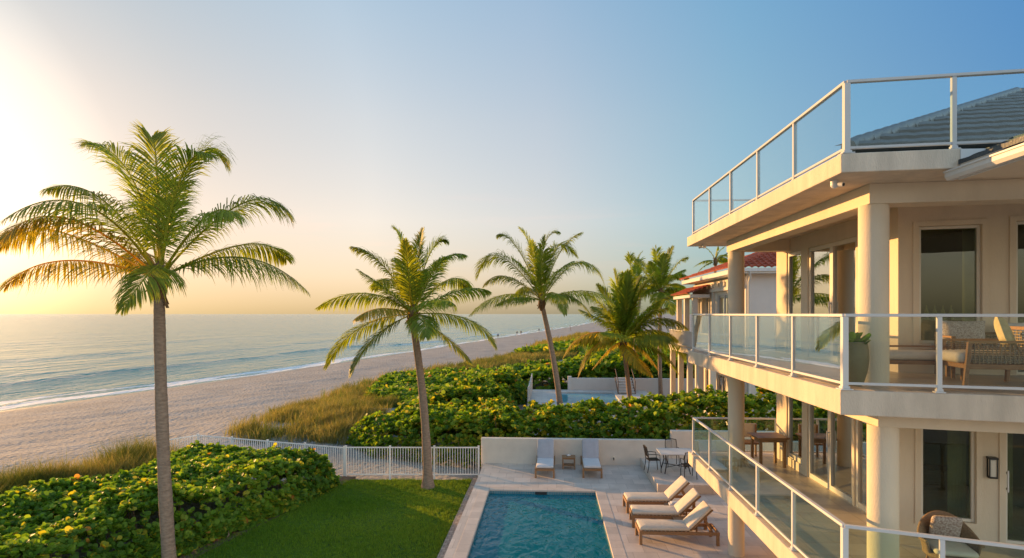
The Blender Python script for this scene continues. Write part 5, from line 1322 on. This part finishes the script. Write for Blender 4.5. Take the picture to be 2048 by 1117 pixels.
F4 = [(s6(1450, 615), s6(1320, 730), 0, 'gold'), (s6(1490, 665), s6(1388, 820), -.3, 'gold'), (s6(1530, 570), s6(1400, 490), 0), (s6(1560, 500), s6(1490, 360), 0), (s6(1595, 460), s6(1570, 285), .2), (s6(1650, 480), s6(1700, 320), 0), (s6(1730, 505), s6(1850, 415), 0),
      (s6(1790, 545), s6(1935, 590), 0), (s6(1800, 640), s6(1925, 745), 0), (s6(1760, 690), s6(1872, 805), -.3), (s6(1560, 620), s6(1470, 600), -.8), (s6(1720, 620), s6(1790, 640), -.8), (s6(1625, 480), s6(1640, 290), -.3), (s6(1690, 560), s6(1770, 450), -.5),
      (s6(1560, 540), s6(1480, 470), .7), (s6(1680, 460), s6(1740, 340), .7), (s6(1640, 720), s6(1700, 800), -.8, 'gold'), (s6(1500, 640), s6(1360, 660), .3), (s6(1545, 520), s6(1440, 400), .4), (s6(1620, 480), s6(1620, 300), .6), (s6(1670, 470), s6(1760, 300), -.3), (s6(1720, 540), s6(1850, 480), .5), (s6(1770, 600), s6(1900, 660), .4), (s6(1700, 690), s6(1800, 800), .3, 'gold'), (s6(1570, 690), s6(1480, 800), .4, 'gold')]
make_palm('short bushy coconut palm with golden drooping fronds beside the neighbouring pool', (p4_.x + .15, p4_.y, -.6), c4, z4, F4, .16, .12, 4, L=4.0, wild=2, bow=-.06, leaflet=1.15, lw=.06)
z5 = 46.; c5 = at_depth(1322, 590, z5); p5_ = at_depth(1322, 800, z5)
F5 = [(s6(1720, 310), s6(1650, 215), 0), (s6(1740, 300), s6(1690, 235), .4), (s6(1790, 290), s6(1775, 172), 0), (s6(1825, 290), s6(1860, 175), 0), (s6(1870, 290), s6(1932, 228), 0), (s6(1880, 320), s6(1950, 340), .3), (s6(1720, 340), s6(1640, 350), 0), (s6(1880, 390), s6(1950, 440), 0), (s6(1730, 400), s6(1670, 470), .2), (s6(1860, 430), s6(1900, 510), 0), (s6(1800, 300), s6(1810, 220), -.5), (s6(1840, 340), s6(1890, 300), -.7), (s6(1760, 340), s6(1730, 260), -.6), (s6(1770, 430), s6(1750, 500), -.6), (s6(1810, 440), s6(1820, 520), -.8)]
make_palm('coconut palm farther back, just left of the neighbouring house', (p5_.x, p5_.y, -.6), c5, z5, F5, .16, .12, 5, L=3.4, wild=6, bow=.1, nl=60, lw=.07, leaflet=1.2)
z7 = 58.; c7 = at_depth(1283, 580, z7); p7_ = at_depth(1268, 720, z7)
F7 = [((1262, 540), (1262, 500), 0), ((1275, 535), (1284, 500), 0), ((1295, 545), (1312, 512), 0), ((1265, 560), (1248, 545), 0), ((1300, 570), (1322, 570), 0), ((1262, 580), (1244, 600), 0), ((1300, 590), (1316, 612), 0), ((1270, 550), (1272, 515), -.5)]
make_palm('slim coconut palm half hidden between the short bushy palm and the taller one behind it', (p7_.x, p7_.y, -.6), c7, z7, F7, .16, .12, 6, L=3.6, wild=5, bow=.2, nl=50, lw=.08, leaflet=1.1)
z6 = 60.; c6 = at_depth(1431, 527, z6)
F6 = [((1422, 506), (1411, 493), 0), ((1438, 505), (1449, 492), 0), ((1434, 508), (1436, 492), 0), ((1410, 522), (1388, 534), 0), ((1445, 512), (1456, 505), 0), ((1412, 530), (1396, 545), 0), ((1448, 522), (1466, 530), 0)]
make_palm('palm crown showing over the red roof of the neighbouring house', (c6.x, c6.y, -.6), c6, z6, F6, .16, .12, 7, L=2.9, wild=3, bow=.1, nl=36, lw=.08)

# ------------------------------------------------------------------ people on the far beach
def person(label, px_, py_, pose, rz, shirt):
    zc = (EYE - SEA - .5) * FPX / (py_ - 628.0)
    x, y = wxy((px_ - 1024) / FPX * zc, zc); z = float(ground(x, y))
    J = {'pel': (0, 0, .92, .15), 'che': (0, .02, 1.32, .17), 'nek': (0, .02, 1.48, .06), 'hed': (0, .03, 1.63, .10), 'top': (0, .03, 1.72, .07)}
    for s_, n_ in ((-1, 'l'), (1, 'r')):
        st_ = pose * s_
        J['hip' + n_] = (s_ * .09, 0, .88, .10); J['kne' + n_] = (s_ * .10, .16 * st_ + .03, .48, .065); J['ank' + n_] = (s_ * .10, .26 * st_, .08, .045); J['toe' + n_] = (s_ * .11, .26 * st_ + .14, .04, .035)
        J['sho' + n_] = (s_ * .18, .02, 1.40, .065); J['elb' + n_] = (s_ * .23, -.10 * st_, 1.12, .042); J['wri' + n_] = (s_ * .24, -.14 * st_ + .10, .88, .032); J['fin' + n_] = (s_ * .24, -.14 * st_ + .13, .76, .022)
    E_ = [('pel', 'che'), ('che', 'nek'), ('nek', 'hed'), ('hed', 'top')]
    for n_ in 'lr': E_ += [('pel', 'hip' + n_), ('hip' + n_, 'kne' + n_), ('kne' + n_, 'ank' + n_), ('ank' + n_, 'toe' + n_), ('che', 'sho' + n_), ('sho' + n_, 'elb' + n_), ('elb' + n_, 'wri' + n_), ('wri' + n_, 'fin' + n_)]
    ks = list(J); me = bpy.data.meshes.new('person'); me.from_pydata([J[k][:3] for k in ks], [(ks.index(a), ks.index(b_)) for a, b_ in E_], [])
    o = obj('person', me, None, M['skin']); o.modifiers.new('skin', 'SKIN')
    for i, k in enumerate(ks): r = J[k][3]; me.skin_vertices[0].data[i].radius = (r, r * .8)
    me.skin_vertices[0].data[0].use_root = True
    sb = o.modifiers.new('sub', 'SUBSURF'); sb.levels = 1; sb.render_levels = 1
    o.location = (x, y, z); o.rotation_euler = (0, 0, rz); tag(o, label, 'person', 'people on the far beach')
    q = MB(); q.lathe([(.19, .80), (.20, .95), (.20, 1.1), (.215, 1.3), (.16, 1.44)], (0, .01, 0), 14)
    q.build('clothing', shirt, o)
person('leftmost tiny walker in dark clothes at the water edge, right of the lawn palm', 996, 676, .7, R(40), M['swim'])
person('tiny dark clad figure by the water, left one of a close pair', 1034, 669, -.6, R(-30), M['swim'])
person('tiny dark clad figure by the water, right one of a close pair', 1042, 668, .4, R(20), M['swim'])
person('tiny lone figure in dark clothes just left of the leaning palm trunk', 1078, 663.5, .8, R(10), M['swim'])
person('tiny pale figure on the sand just right of the leaning palm trunk', 1104, 661, .6, R(80), M['cream'])
bx = (EYE - SEA - .5) * FPX / (665 - 628.0); x, y = wxy((1142 - 1024) / FPX * bx, bx)
o = thing('beach_pole', 'thin leaning wooden pole on the far sand', 'pole', (x, y, float(ground(x, y)) - .1)); q = MB(); q.tube([(0, 0, 0), (-.45, 0, 2.6)], [.09, .07], 8); q.build('shaft', M['wooddark'], o)
q = MB(); q.bar((-.75, 0, 2.1), (-.15, 0, 2.25), .05, .12); q.build('board', M['wooddark'], o)
